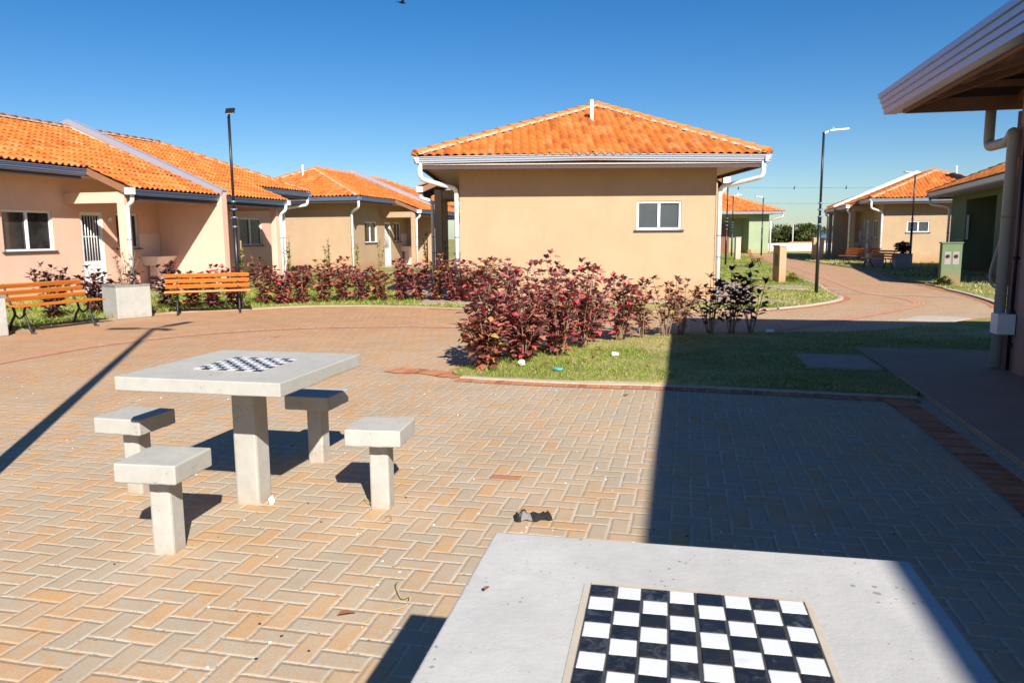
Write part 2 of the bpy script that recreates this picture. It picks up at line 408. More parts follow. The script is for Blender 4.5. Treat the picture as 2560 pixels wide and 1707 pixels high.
def catmull(pts, n=6):
    P = [Vector((p[0], p[1], 0)) for p in pts]; out = []
    for i in range(len(P)-1):
        p0 = P[max(i-1,0)]; p1 = P[i]; p2 = P[i+1]; p3 = P[min(i+2,len(P)-1)]
        for k in range(n):
            t = k/n
            out.append(.5*((2*p1)+(-p0+p2)*t+(2*p0-5*p1+4*p2-p3)*t*t+(-p0+3*p1-3*p2+p3)*t**3))
    out.append(P[-1]); return out
def offset(line, d):
    out = []
    for i, p in enumerate(line):
        a = line[max(i-1,0)]; b_ = line[min(i+1,len(line)-1)]; t = (b_-a).normalized()
        out.append(p + Vector((-t.y, t.x, 0))*d)
    return out
def ribbon(bm, line, d0, d1, z, z1=None, jit=0.0):
    """strip between two offsets of a line; with z1 it has thickness; UV = metres along, across"""
    uvl = bm.loops.layers.uv.verify()
    if jit:
        rj = random.Random(len(line)); fine = []
        for p, q in zip(line, line[1:]):
            m = max(1, int((q-p).length/.06)); fine += [p.lerp(q, k/m) for k in range(m)]
        line = fine + [line[-1]]
    A = offset(line, d0); B = offset(line, d1); s = 0; prev = None
    if jit:
        ja = jb = 0
        for k in range(len(line)):
            ja = ja*.7 + rj.uniform(-jit, jit); jb = jb*.7 + rj.uniform(-jit, jit); A[k] = A[k].copy() + Vector((ja*.3, ja, 0)); B[k] = B[k].copy() + Vector((jb*.3, jb, 0))
    for i in range(len(line)):
        if i: s2 = s + (line[i]-line[i-1]).length
        zz = z if z1 is None else z1
        row = [bm.verts.new((A[i].x, A[i].y, zz)), bm.verts.new((B[i].x, B[i].y, zz))]
        if z1 is not None: row += [bm.verts.new((A[i].x, A[i].y, z)), bm.verts.new((B[i].x, B[i].y, z))]
        if prev:
            f = bm.faces.new((prev[0], prev[1], row[1], row[0]))
            for l, (uu, vv) in zip(f.loops, ((s,0),(s,1),(s2,1),(s2,0))): l[uvl].uv = (uu, vv)
            if z1 is not None:
                bm.faces.new((prev[2], prev[0], row[0], row[2])); bm.faces.new((prev[1], prev[3], row[3], row[1]))
            s = s2
        prev = row

# ------------------------------------------------------------------ ground, paving, lawns
bm = bmesh.new()
xs = [-400,-150,-60,-30,-15,0,15,30,45,60,90,130,180,260,400]; ys = [-60,-20,0,20,40,60,64,80,110,150,200,300,600,1200]
def gz(x, y): return -.03 if y <= 64 else max(-4.5, -.03-.05*(y-64))
grid = [[bm.verts.new((x, y, gz(x,y))) for x in xs] for y in ys]
for a in range(len(ys)-1):
    for b_ in range(len(xs)-1): bm.faces.new((grid[a][b_], grid[a][b_+1], grid[a+1][b_+1], grid[a+1][b_]))
struct('ground', bm, M['grass_g'])

bm = bmesh.new(); poly_sheet(bm, [(-9.5,-6),(12.6,-6),(12.6,16.5),(19.5,56),(15.5,56),(6,30),(-9.5,24)], 0.0)
struct('paving', bm, M['pave'])

isl_front = catmull([(-.50,7.58),(-.12,7.45),(.52,7.26),(1.34,7.11),(2.10,6.90),(2.82,6.68),(3.50,6.47)], 6)
isl_left = catmull([(-.50,7.58),(-.62,7.78),(-.50,8.05),(-.25,8.6),(.05,9.2),(.5,9.65),(.99,9.95),(2.26,10.65),(3.36,10.78),(4.62,10.80),(5.2,10.9),(6.27,11.45),(7.42,12.18),(8.6,12.9),(9.8,13.3),(11.5,13.2)], 5)
island = isl_left[::-1] + isl_front[1:] + [Vector(p).to_3d() for p in ((3.6,6.62),(3.98,8.2),(4.2,9.17),(5.61,8.80),(12,7.3))]
bm = bmesh.new(); poly_slab(bm, island, -.02, .025); struct('lawn_island', bm, M['grass_g'])

left_line = catmull([(-8.0,8.2),(-7.75,10.2),(-7.55,11.45),(-7.2,12.7),(-6.7,14.0),(-6.2,14.55),(-5.23,14.95),(-4.4,15.42),(-3.51,15.55),(-2.44,15.43),(-.98,14.77),(.2,14.25),(1.79,13.95),(3.4,13.96),(4.64,14.2),(5.42,14.67),(6.04,15.18),(6.75,15.95),(7.22,16.75),(7.45,17.8),(7.85,19.2),(8.41,21.0),(9.07,24.06),(10.3,29.0),(11.2,32.5),(13.0,39.5),(14.6,46.5),(15.3,50.5)], 5)
left_poly = left_line + [Vector((x,y,0)) for x,y in ((19.5,52.5),(30,60),(30,63),(-40,63),(-40,0),(-8.0,0))]
bm = bmesh.new(); poly_slab(bm, left_poly, -.02, .03); struct('lawn_left', bm, M['grass_g'])
right_line = catmull([(9.25,14.2),(9.8,15.38),(10.49,17.5),(11.04,19.81),(12.02,23.46),(13.52,28.05),(14.03,31.8),(14.74,36.68),(16.14,44.9),(17.4,50.2),(19.5,52.0)], 5)
right_poly = right_line + [Vector((x,y,0)) for x,y in ((40,56),(40,9),(13,10),(12.2,11.8),(10.2,13.4))]
bm = bmesh.new(); poly_slab(bm, right_poly, -.02, .03); struct('lawn_right', bm, M['grass_g'])

# kerbs and red brick edging
bm = bmesh.new()
ribbon(bm, isl_front, .03, -.07, -.02, .016, jit=.006)
ribbon(bm, left_line[72:112], .02, -.08, -.02, .028, jit=.006); ribbon(bm, right_line[:14], .0, .10, -.02, .04)
struct('kerb', bm, M['kerb'], recalc=False)
bm = bmesh.new(); ribbon(bm, left_line[10:73], .01, -.04, -.02, .022); struct('edging_strip', bm, M['slab'], recalc=False)
bm = bmesh.new()
ribbon(bm, isl_front, -.065, -.235, .005); ribbon(bm, isl_left, .0, .12, .006)
ribbon(bm, left_line[48:], -.09, -.22, .005); ribbon(bm, right_line, .10, .24, .005)
ribbon(bm, catmull([(3.40,6.52),(3.30,5.9),(3.10,5.0),(2.92,4.22),(2.5,2.5),(2.1,.8)], 4), .0, -.21, .007)
ribbon(bm, catmull([(-.62,7.62),(-.9,7.86),(-1.15,7.9),(-1.3,8.0)], 3), -.16, .10, .008)
struct('brick_edging', bm, M['redb'], recalc=False)
bm = bmesh.new()
ribbon(bm, catmull([(-6.5,6.6),(-5.94,8.72),(-5.45,10.19),(-4.46,11.30),(-3.2,11.85),(-1.90,11.98),(-.79,11.80),(1.2,11.15),(3.0,11.0),(3.74,11.15),(5.06,12.16),(6.3,13.3),(7.49,14.43),(8.25,15.4),(8.5,16.3),(8.5,17.17),(8.5,18.3),(9.1,20.8),(9.91,23.96),(11.83,31.72),(15.3,46.9)], 6), -.13, .13, .0055)
struct('tactile_paving', bm, M['tact'], recalc=False)
bm = bmesh.new()
ribbon(bm, [Vector(p).to_3d() for p in ((7.55,18.35),(8.4,17.7),(9.75,16.65))], -.07, .07, .0065)
ribbon(bm, [Vector(p).to_3d() for p in ((7.75,21.2),(8.3,19.3))], -.1, .1, .0065)
struct('channel_strip', bm, M['kerb'], recalc=False)
# concrete pads
def pad(name, pts, z, mat='slab', z0=-.02):
    bm = bmesh.new(); poly_slab(bm, pts, z0, z); return struct(name, bm, M[mat], bevel=.008)
pad('stepping_slab', [(3.27,8.70),(3.97,8.53),(3.78,7.62),(3.07,7.80)], .05)
pad('walkway', [(4.17,9.17),(5.3,8.90),(6.5,8.5),(3.4,-3.5),(.9,-3.5),(3.02,4.22),(3.56,6.45),(3.82,7.62)], .045, 'slabr')
pad('inspection_cover', [(6.30,12.35),(6.95,12.88),(7.48,12.80),(7.55,12.45),(7.02,12.05)], .012, 'kerb', 0.001)
pad('concrete_apron', [(-1.9,15.55),(5.3,15.6),(5.3,16.5),(6.3,20.2),(6.3,30),(-3.4,30),(-3.4,20.5),(-1.9,16.5)], .05)
pad('garden_slab', [(-2.9,17.35),(-1.75,16.6),(-.6,16.3),(-.55,16.9),(-1.6,17.4),(-2.7,17.9)], .045)
pad('garden_slab', [(4.6,15.7),(5.75,15.35),(6.0,15.85),(4.8,16.3)], .045)
pad('garden_slab', [(5.9,19.2),(7.4,18.9),(7.75,20.3),(6.2,20.6)], .047)

# ------------------------------------------------------------------ grass blades
def inside(px, py, poly):
    r = np.zeros(len(px), bool); n = len(poly)
    for i in range(n):
        x0, y0 = poly[i][0], poly[i][1]; x1, y1 = poly[(i+1)%n][0], poly[(i+1)%n][1]
        if y0 == y1: continue
        c = ((y0 > py) != (y1 > py)) & (px < (x1-x0)*(py-y0)/(y1-y0)+x0); r ^= c
    return r
def blades(name, poly, bounds, n, h, wd, mat, seed, z=.02, avoid=(), label=None, clump=0.0):
    rg = np.random.default_rng(seed); x0, x1, y0, y1 = bounds
    px = rg.uniform(x0, x1, n); py = rg.uniform(y0, y1, n)
    k = inside(px, py, poly)
    for a in avoid: k &= ~inside(px, py, a)
    if clump:
        f = np.sin(px*3.1+1.3*np.sin(py*2.3))+np.sin(py*4.3+1.7*np.sin(px*1.9))+.8*np.sin(px*11+py*7)+.8*np.sin(px*-6+py*13)
        k &= rg.uniform(-3.6, 3.6, n) < f*clump + (1-clump)*3.6
    px, py = px[k], py[k]; m = len(px)
    hh = h*rg.uniform(.4, 1.25, m)*(1+.5*np.sin(px*2.1+py*1.3)*np.sin(py*2.9)); a = rg.uniform(0, 2*np.pi, m); w_ = wd*rg.uniform(.6, 1.3, m)
    lx, ly = rg.normal(0, .75, m)*hh, rg.normal(0, .75, m)*hh
    V = np.zeros((m, 3, 3)); V[:,0] = np.c_[px-np.cos(a)*w_, py-np.sin(a)*w_, np.full(m, z-.005)]
    V[:,1] = np.c_[px+np.cos(a)*w_, py+np.sin(a)*w_, np.full(m, z-.005)]; V[:,2] = np.c_[px+lx, py+ly, z+hh]
    me = bpy.data.meshes.new(name); me.from_pydata(V.reshape(-1,3).tolist(), [], np.arange(m*3).reshape(-1,3).tolist())
    me.materials.append(mat); o = bpy.data.objects.new(name, me); C.objects.link(o)
    return tag(o, label, 'grass', kind='stuff')
SLAB1 = [(3.27,8.70),(3.97,8.53),(3.78,7.62),(3.07,7.80)]
APRON = [(-1.9,15.55),(5.3,15.6),(5.3,16.5),(6.3,20.2),(6.3,30),(-3.4,30),(-3.4,20.5),(-1.9,16.5)]
blades('grass', island, (-.7,6.5,6.3,12.5), 110000, .021, .0032, M['blade'], 1, .024, [SLAB1], 'short half-dry grass on the small lawn island beside the copperleaf hedge')
blades('grass', island, (-.7,1.6,7.2,9.3), 9000, .055, .004, M['bladeg'], 2, .024, [SLAB1], 'taller green tufts along the kerb of the lawn island', clump=.8)
blades('grass', left_poly, (-9.5,0,10,19.5), 70000, .042, .007, M['blade'], 3, .028, [APRON], 'patchy lawn behind the benches and the far hedge', clump=.3)
blades('grass', left_poly, (-11,-1,11,24), 40000, .10, .010, M['bladeg'], 4, .028, [APRON], 'longer green grass in front of the pink terrace', clump=.7)
blades('grass', left_poly, (3.5,14,14,50), 45000, .07, .012, M['bladeg'], 5, .028, [APRON], 'green lawn edge between the path and the peach house', clump=.6)
blades('grass', left_poly, (5,8,14,20), 16000, .04, .008, M['blade'], 6, .028, [APRON], 'dry lawn round the lamp post beside the path bend')
blades('grass', right_poly, (9.5,24,10,52), 45000, .08, .014, M['blade'], 7, .028, [], 'lawn on the far side of the path', clump=.5)

# ------------------------------------------------------------------ roofs
TP, TQ, TA, TB = .170, .335, .042, .030     # tile pitch across, along, roll height, lap height
def tile_plane(bm, o, e, u, poly, na=6):
    """roof tiles over a convex polygon given in (along eave, up slope) metres from o"""
    uvl = bm.loops.layers.uv.verify()
    o, e, u = Vector(o), Vector(e).normalized(), Vector(u).normalized(); nrm = e.cross(u).normalized()
    if nrm.z < 0: nrm = -nrm
    a0 = math.floor(min(p[0] for p in poly)/TP); a1 = math.ceil(max(p[0] for p in poly)/TP)
    b0 = math.floor(min(p[1] for p in poly)/TQ); b1 = math.ceil(max(p[1] for p in poly)/TQ)
    A = [a0 + k/na for k in range((a1-a0)*na+1)]; B = []
    for k in range(b0, b1): B += [(k, 0.0, 1), (k, 1.0, 0), (k+.5, .5, 0), (k+1.0, 0.0, 0)]
    rg = random.Random(int(abs(o.x*131+o.y*77)))
    t = bmesh.new(); tuv = t.loops.layers.uv.verify(); rows = []
    rnd = {}
    for (b_, hb, lip) in B:
        row = []
        for a in A:
            j = rnd.setdefault((round(a), len(rows)//4), rg.uniform(-.006, .008)) * (0 if lip else 1)
            roll = (.5+.5*math.cos(2*math.pi*a))**.75
            h = TA*roll + TB*hb*(.45+.55*roll) + j*roll
            p = o + e*(a*TP) + u*(b_*TQ) + nrm*h
            row.append((t.verts.new(p), (a, len(rows)//4 + b0 + min(b_-(len(rows)//4+b0), .99))))
        rows.append(row)
    for ri, (r0, r1) in enumerate(zip(rows, rows[1:])):
        if ri % 4 == 3: continue
        if ri % 4 == 0: r1 = [(t.verts.new(x[0].co), x[1]) for x in r1]     # the lip has its own vertices, so its edge stays sharp
        for k in range(len(A)-1):
            q = (r0[k], r0[k+1], r1[k+1], r1[k]); f = t.faces.new([x[0] for x in q])
            for l, x in zip(f.loops, q): l[tuv].uv = x[1]
            f.smooth = ri % 4 != 0
    n = len(poly); cen = Vector((sum(p[0] for p in poly)/n, sum(p[1] for p in poly)/n))
    for i in range(n):
        p, q = Vector(poly[i]), Vector(poly[(i+1)%n]); d = q-p; m = Vector((-d.y, d.x))
        if m.dot(cen-p) > 0: m = -m
        co = o + e*p.x + u*p.y; no = e*m.x + u*m.y
        geom = list(t.verts)+list(t.edges)+list(t.faces)
        bmesh.ops.bisect_plane(t, geom=geom, plane_co=co, plane_no=no, clear_outer=True)
    me = bpy.data.meshes.new('tmp'); t.to_mesh(me); t.free(); bm.from_mesh(me); bpy.data.meshes.remove(me)

def ridge(name, pts, parent, r=.095, seg=.36):
    bm = bmesh.new(); mo = bmesh.new(); rg = random.Random(len(pts)*7)
    for p, q in pts:
        p, q = Vector(p), Vector(q); L = (q-p).length; d = (q-p)/L; n = max(1, round(L/seg)); s = d.cross(Vector((0,0,1))).normalized(); up = s.cross(d)
        for k in range(n):
            a = p + d*(L*k/n) ; b_ = p + d*(L*(k+1)/n+.05)
            ra, rb = r*1.12, r*.92
            rg0, rg1 = [], []
            for t in range(9):
                th = math.pi*t/8
                rg0.append(bm.verts.new(a + s*math.cos(th)*ra + up*(math.sin(th)*ra*.8+.012)))
                rg1.append(bm.verts.new(b_ + s*math.cos(th)*rb + up*(math.sin(th)*rb*.8)))
            for t in range(8):
                f = bm.faces.new((rg0[t], rg0[t+1], rg1[t+1], rg1[t])); f.smooth = True
            bm.faces.new(rg0[::-1])
        m = int(L/.09); prev = None
        for k in range(m+1):
            a = p + d*(L*k/m); w0 = r*rg.uniform(1.25, 2.0); w1 = r*rg.uniform(1.25, 2.0)
            row = [mo.verts.new(a+s*w0-up*.035+up*.02), mo.verts.new(a+s*r*.7+up*.045), mo.verts.new(a-s*r*.7+up*.045), mo.verts.new(a-s*w1-up*.035+up*.02)]
            if prev:
                for t in range(3): mo.faces.new((prev[t], prev[t+1], row[t+1], row[t]))
            prev = row
    o = link(name, bm, M['tile'], parent, recalc=False)
    link('mortar', mo, M['mortar'], o, recalc=False)
    return o

def gutter_mesh(bm, p, q, out, w_=.13, h=.13, steps=3):
    """gutter along p-q (top outer edge), out = outward direction"""
    p, q, out = Vector(p), Vector(q), Vector(out).normalized(); prof = [(-w_, 0), (-w_, -h)]
    x = -.48*w_; prof.append((x, -h))
    for k in range(steps):
        z = -h + h*(k+.8)/steps; prof.append((x+.02*w_, z)); x2 = -.48*w_ + .48*w_*(k+1)/steps; prof.append((x2, z+.02*h)); x = x2
    prof[-1] = (0, 0-.12*h); prof.append((0, 0))
    rows = []
    for c in (p, q): rows.append([bm.verts.new(c + out*a + Vector((0,0,z))) for a, z in prof])
    n = len(prof)
    for k in range(n): bm.faces.new((rows[0][k], rows[0][(k+1)%n], rows[1][(k+1)%n], rows[1][k]))
    bm.faces.new(rows[0][::-1]); bm.faces.new(rows[1])

def wall_panel(bm, p, q, z0, z1, th, holes, inn):
    """upright wall p->q (2D) with rectangular holes (s0,s1,z0,z1); inn = inward unit 2D"""
    p, q = Vector(p).to_3d(), Vector(q).to_3d(); L = (q-p).length; d = (q-p)/L; inn = Vector(inn).to_3d()
    S = sorted({0, L, *[h[0] for h in holes], *[h[1] for h in holes]}); Zs = sorted({z0, z1, *[h[2] for h in holes], *[h[3] for h in holes]})
    cache = {}
    def V(s, z, t):
        k = (round(s,4), round(z,4), t)
        if k not in cache: cache[k] = bm.verts.new(p + d*s + inn*(th*t) + Vector((0,0,z)))
        return cache[k]
    def solid(i, j):
        if i < 0 or j < 0 or i >= len(S)-1 or j >= len(Zs)-1: return False
        cs, cz = (S[i]+S[i+1])/2, (Zs[j]+Zs[j+1])/2
        return not any(h[0] < cs < h[1] and h[2] < cz < h[3] for h in holes)
    for i in range(len(S)-1):
        for j in range(len(Zs)-1):
            if not solid(i, j): continue
            a, b_, c, e = S[i], S[i+1], Zs[j], Zs[j+1]
            bm.faces.new((V(a,c,0), V(b_,c,0), V(b_,e,0), V(a,e,0))); bm.faces.new((V(a,c,1), V(a,e,1), V(b_,e,1), V(b_,c,1)))
            if not solid(i-1, j): bm.faces.new((V(a,c,0), V(a,e,0), V(a,e,1), V(a,c,1)))
            if not solid(i+1, j): bm.faces.new((V(b_,c,0), V(b_,c,1), V(b_,e,1), V(b_,e,0)))
            if not solid(i, j-1): bm.faces.new((V(a,c,0), V(a,c,1), V(b_,c,1), V(b_,c,0)))
            if not solid(i, j+1): bm.faces.new((V(a,e,0), V(b_,e,0), V(b_,e,1), V(a,e,1)))

def window(parent, o, d, inn, s0, s1, z0, z1, panes=2, glass='glass', frame='alu', sill=True, bars=False, deep=.075):
    """sliding window set into a hole; o = wall start, d = along, inn = inward (local 3D)"""
    o, d, inn = Vector(o), Vector(d), Vector(inn); up = Vector((0,0,1)); t = .045
    def P(s, z, k): return o + d*s + up*z + inn*k
    fr = bmesh.new(); cm = (s0+s1)/2; k = deep
    obox(fr, P(cm, z1-t/2, k), d*(s1-s0)/2, inn*.03, up*t/2); obox(fr, P(cm, z0+t/2, k), d*(s1-s0)/2, inn*.03, up*t/2)
    for s in (s0+t/2, s1-t/2): obox(fr, P(s, (z0+z1)/2, k-.003), d*t/2, inn*.03, up*((z1-z0)/2-.002))
    for i in range(1, panes): obox(fr, P(s0+(s1-s0)*i/panes, (z0+z1)/2, k-.006), d*t*.6, inn*.028, up*((z1-z0)/2-t))
    f = link('window', fr, M[frame], parent)
    for i in range(panes):
        g = bmesh.new(); a = s0+(s1-s0)*i/panes+t*.5; b_ = s0+(s1-s0)*(i+1)/panes-t*.5
        obox(g, P((a+b_)/2, (z0+z1)/2, k+.012*(i%2)), d*(b_-a)/2, inn*.004, up*((z1-z0)/2-t*.5)); link('pane', g, M[glass], f)
    if sill:
        g = bmesh.new(); obox(g, P(cm, z0-.018, .03), d*((s1-s0)/2+.06), inn*.075, up*.018); link('sill', g, M['sill'], f, bevel=.004)
    return f

def house(label, loc, yaw, m=1, W=5.42, L=12.6, ze=2.97, wt=2.82, slope=.41, wall='peach', pd=1.95, pw=(2.9, 9.7), back=None,
          ridge_y=None, ov=.8, gut='gutter', cap='capm', detail=True, end_win=None, vent=None, col_d=1.55, pipes=True, pd_ov=None,
          doorm='doorw', party=True, holes2=(), group='tile roofed terrace houses round the square', endpipe=True, z0=-.02, bow=0.0, na=6, recess=None, porch_pipes=True):
    """local frame: x runs along the facade from the end wall we see, y runs into the house, mirrored by m"""
    Rt = root('house', loc, yaw, label, 'house', group)
    def F(x, y, z=0): return Vector((x, m*y, z))
    W_ = M[wall]; ry = ridge_y if ridge_y is not None else W/2
    rise = slope*(W/2+ov); zr = ze+rise; hx = W/2+ov
    ex, ey, up = Vector((1,0,0)), Vector((0,m,0)), Vector((0,0,1))
    # --- walls
    holes = []
    xm = L/2
    wins = [(1.28,2.60,1.14,2.03), (L-2.60,L-1.28,1.14,2.03), (L-5.38,L-4.58,1.15,2.03), (4.58,5.38,1.15,2.03)]
    doors = [(3.41,4.13,.06,2.04), (L-4.13,L-3.41,.06,2.04)]
    if recess: wins = [w_ for w_ in wins if not (recess[0]-.3 < w_[0] < recess[1])]; doors = []
    bm = bmesh.new()
    if recess:
        r0, r1, rd = recess
        wall_panel(bm, F(0,0), F(r0,0), z0, wt, .15, [h for h in wins if h[1] < r0], ey); wall_panel(bm, F(r1,0), F(L,0), z0, wt, .15, [(h[0]-r1,h[1]-r1,h[2],h[3]) for h in wins if h[0] > r1], ey)
        wall_panel(bm, F(r0-.15,.15), F(r0-.15,rd+.15), z0, wt, .15, [], ex); wall_panel(bm, F(r1,.15), F(r1,rd+.15), z0, wt, .15, [], ex)
        wall_panel(bm, F(r0,rd), F(r1,rd), z0, wt, .15, [], ey)
        box_ = bmesh.new(); obox(box_, F((r0+r1)/2, .07, wt-.12), ex*((r1-r0)/2-.003), ey*.07, up*.12); link('porch_beam', box_, W_, Rt)
    else:
        wall_panel(bm, F(0,0), F(L,0), z0, wt, .15, wins+doors, ey)
    eh = [end_win] if end_win else []
    wall_panel(bm, F(0,.15), F(0,W), z0, wt, .15, [(a-.15,b_-.15,c,e) for a,b_,c,e in eh], ex)
    wall_panel(bm, F(L,W), F(L,.15), z0, wt, .15, [], -ex); wall_panel(bm, F(.15,W), F(L-.15,W), z0, wt, .15, [], -ey)
    link('wall', bm, W_, Rt)
    bm = bmesh.new(); wall_panel(bm, F(.6,1.4), F(L-.6,1.4), .0, wt-.1, .05, [], ey); link('inner_wall', bm, M['fasciao'], Rt)
    for h in wins: window(Rt, F(0,0), ex, ey, *h)
    for h in doors:
        s0, s1, a, b_ = h
        dr = bmesh.new()
        for s in (s0+.035, s1-.035): obox(dr, F(s, .05, (a+b_)/2), ex*.035, ey*.03, up*((b_-a)/2))
        obox(dr, F((s0+s1)/2, .053, b_-.04), ex*((s1-s0)/2-.07), ey*.03, up*.04); obox(dr, F((s0+s1)/2, .053, .46), ex*((s1-s0)/2-.07), ey*.018, up*.40)
        for k in range(8): obox(dr, F((s0+s1)/2, .032, .12+.095*k), ex*((s1-s0)/2-.09), ey*.006, up*.018)
        dd = link('door', dr, M[doorm], Rt)
        gr = bmesh.new(); nb = 7
        for k in range(nb): tube(gr, [F(s0+.10+(s1-s0-.2)*k/(nb-1), .045, .86), F(s0+.10+(s1-s0-.2)*k/(nb-1), .045, b_-.08)], .010, 6)
        obox(gr, F((s0+s1)/2, .045, 1.45), ex*((s1-s0)/2-.07), ey*.008, up*.012); link('door_grille', gr, M[doorm], dd)
        g = bmesh.new(); obox(g, F((s0+s1)/2, .10, (.86+b_)/2), ex*((s1-s0)/2-.07), ey*.004, up*(b_-.86)/2); link('pane', g, M['glass'], dd)
        if detail:
            g = bmesh.new(); sx = s1+.22 if s0 < xm else s0-.22
            tube(g, [F(sx, .0, 1.88), F(sx, -.05, 1.88)], .055, 14); link('wall_lamp', g, M['pvc'], Rt)
    if eh: window(Rt, F(0,0), ey, ex, *end_win, glass='glassg', deep=.055)
    # --- roof planes
    y0, y1, x0, x1 = -ov, W+ov, -ov, L+ov
    sl_f = rise/(ry+ov); sl_b = rise/(W+ov-ry); ca = math.sqrt(1+sl_f**2); cb = math.sqrt(1+sl_b**2); ch = math.sqrt(1+(rise/hx)**2)
    rf = bmesh.new(); zt = ze+.015
    uf = Vector((0, m, sl_f)); ub = Vector((0, -m, sl_b)); ue = Vector((1, 0, rise/hx)); ue2 = Vector((-1, 0, rise/hx))
    tile_plane(rf, F(x0,y0,zt), ex, uf, [(0,0),(x1-x0,0),(x1-x0-hx,(ry+ov)*ca),(hx,(ry+ov)*ca)], na)
    tile_plane(rf, F(x0,y1,zt), ex, ub, [(0,0),(x1-x0,0),(x1-x0-hx,(W+ov-ry)*cb),(hx,(W+ov-ry)*cb)], na)
    tile_plane(rf, F(x0,y0,zt), ey, ue, [(0,0),(y1-y0,0),(ry+ov,hx*ch)], na)
    tile_plane(rf, F(x1,y0,zt), ey, ue2, [(0,0),(y1-y0,0),(ry+ov,hx*ch)], na)
    porches = [(pw[0], pw[1], pd, 1)] if pd else []
    if back: porches.append((back[0], back[1], back[2], -1))
    for a, b_, d_, sg in porches:
        if sg == 1: tile_plane(rf, F(x0,y0,zt), ex, uf, [(a-x0,.0),(b_-x0,0),(b_-x0,-(d_-ov)*ca),(a-x0,-(d_-ov)*ca)], na)
        else: tile_plane(rf, F(x0,y1,zt), ex, ub, [(a-x0,.0),(b_-x0,0),(b_-x0,-(d_-ov)*cb),(a-x0,-(d_-ov)*cb)], na)
    ro = link('roof', rf, M['tile'], Rt, recalc=False)
    # deck just under the tiles, so the roof is solid
    dk = bmesh.new()
    def slabq(pts, t=.05):
        lo = [dk.verts.new(Vector(p)-up*t) for p in pts]; hi = [dk.verts.new(Vector(p)) for p in pts]; n = len(pts)
        dk.faces.new(hi); dk.faces.new(lo[::-1])
        for i in range(n): dk.faces.new((lo[i], lo[(i+1)%n], hi[(i+1)%n], hi[i]))
    e_ = .05; zd = ze-.012
    A, B_, D, E_ = F(x0+e_,y0+e_,zd), F(x1-e_,y0+e_,zd), F(x1-e_,y1-e_,zd), F(x0+e_,y1-e_,zd); r0, r1 = F(x0+hx,ry,zr-.03), F(x1-hx,ry,zr-.03)
    slabq([A,B_,r1,r0]); slabq([D,E_,r0,r1]); slabq([E_,A,r0]); slabq([B_,D,r1])
    for a, b_, d_, sg in porches:
        s_ = sl_f if sg == 1 else sl_b; yy = y0 if sg == 1 else y1
        slabq([F(a+.02,yy+.02*sg,zd), F(b_-.02,yy+.02*sg,zd), F(b_-.02,yy-sg*(d_-ov-.03),zd-s_*(d_-ov-.03)), F(a+.02,yy-sg*(d_-ov-.03),zd-s_*(d_-ov-.03))])
    link('roof_deck', dk, M['fasciao'], ro)
    hips = [(F(x0+.05,y0+.05,ze+.05), F(x0+hx,ry,zr+.03)), (F(x0+.05,y1-.05,ze+.05), F(x0+hx,ry,zr+.03)), (F(x1-.05,y0+.05,ze+.05), F(x1-hx,ry,zr+.03)),
            (F(x1-.05,y1-.05,ze+.05), F(x1-hx,ry,zr+.03)), (F(x0+hx,ry,zr+.035), F(x1-hx,ry,zr+.035))]
    ridge('ridge_tiles', hips, ro)
    # --- soffit
    sf = bmesh.new(); zs = wt+.004
    for a0_, a1_, b0_, b1_ in ((x0+.1,x1-.1,y0+.1,-.003),(x0+.1,x1-.1,W+.003,y1-.1),(x0+.1,-.003,0,W),(L+.003,x1-.1,0,W)):
        vs = [F(a0_,b0_,zs), F(a1_,b0_,zs), F(a1_,b1_,zs), F(a0_,b1_,zs)]; obox(sf, (vs[0]+vs[2])/2, ex*(a1_-a0_)/2, ey*(b1_-b0_)/2, up*.012)
    link('soffit', sf, M['soffit'], ro)
    # --- gutters and fascias
    def gut_run(p, q, out, name='gutter', h=.13):
        g = bmesh.new(); mid = (Vector(p)+Vector(q))/2
        if bow and (Vector(out)+ex).length < .1 and name == 'gutter':
            mid.z += bow; gutter_mesh(g, p, mid, out, h=h); gutter_mesh(g, mid, q, out, h=h)
        else: gutter_mesh(g, p, q, out, h=h)
        go = link(name, g, M[gut], Rt)
        f = bmesh.new(); pp, qq = Vector(p)-Vector(out)*.135, Vector(q)-Vector(out)*.135
        dd = (qq-pp).normalized()*.08; obox(f, (pp+qq)/2-up*.15, (qq-pp)/2-dd, Vector(out)*.012, up*.085); link('fascia', f, M['fascia'], Rt)
    gut_run(F(x0,y0,ze), F(x0,y1,ze), -ex); gut_run(F(x1,y0,ze), F(x1,y1,ze), ex)
    def side(y, out, por):
        segs = []; c = x0
        for a, b_, d_, sg in por: segs.append((c, a)); c = b_
        segs.append((c, x1))
        for a, b_ in segs: gut_run(F(a+.002,y,ze), F(b_-.002,y,ze), out)
    side(y0, -ey, [p for p in porches if p[3] == 1]); side(y1, ey, [p for p in porches if p[3] == -1])
    for a, b_, d_, sg in porches:
        s_ = sl_f if sg == 1 else sl_b; yb = 0 if sg == 1 else W
        yy = yb-sg*d_; zz = ze-s_*(d_-ov); out = -ey*sg
        gut_run(F(a,yy,zz), F(b_,yy,zz), out, 'porch_gutter', .12)
        # raking boards, columns, beams
        for xx in (a, b_):
            rk = bmesh.new(); bar(rk, F(xx,yb-sg*(ov-.25),ze-.05+.25*s_), F(xx,yy+sg*.10,zz-.055), .03, .14)
            link('rake_board', rk, M['fasciao'], ro)
        cd = col_d if sg == 1 else min(col_d, d_-.35)
        hb = zz-.14+.3*s_ - .02
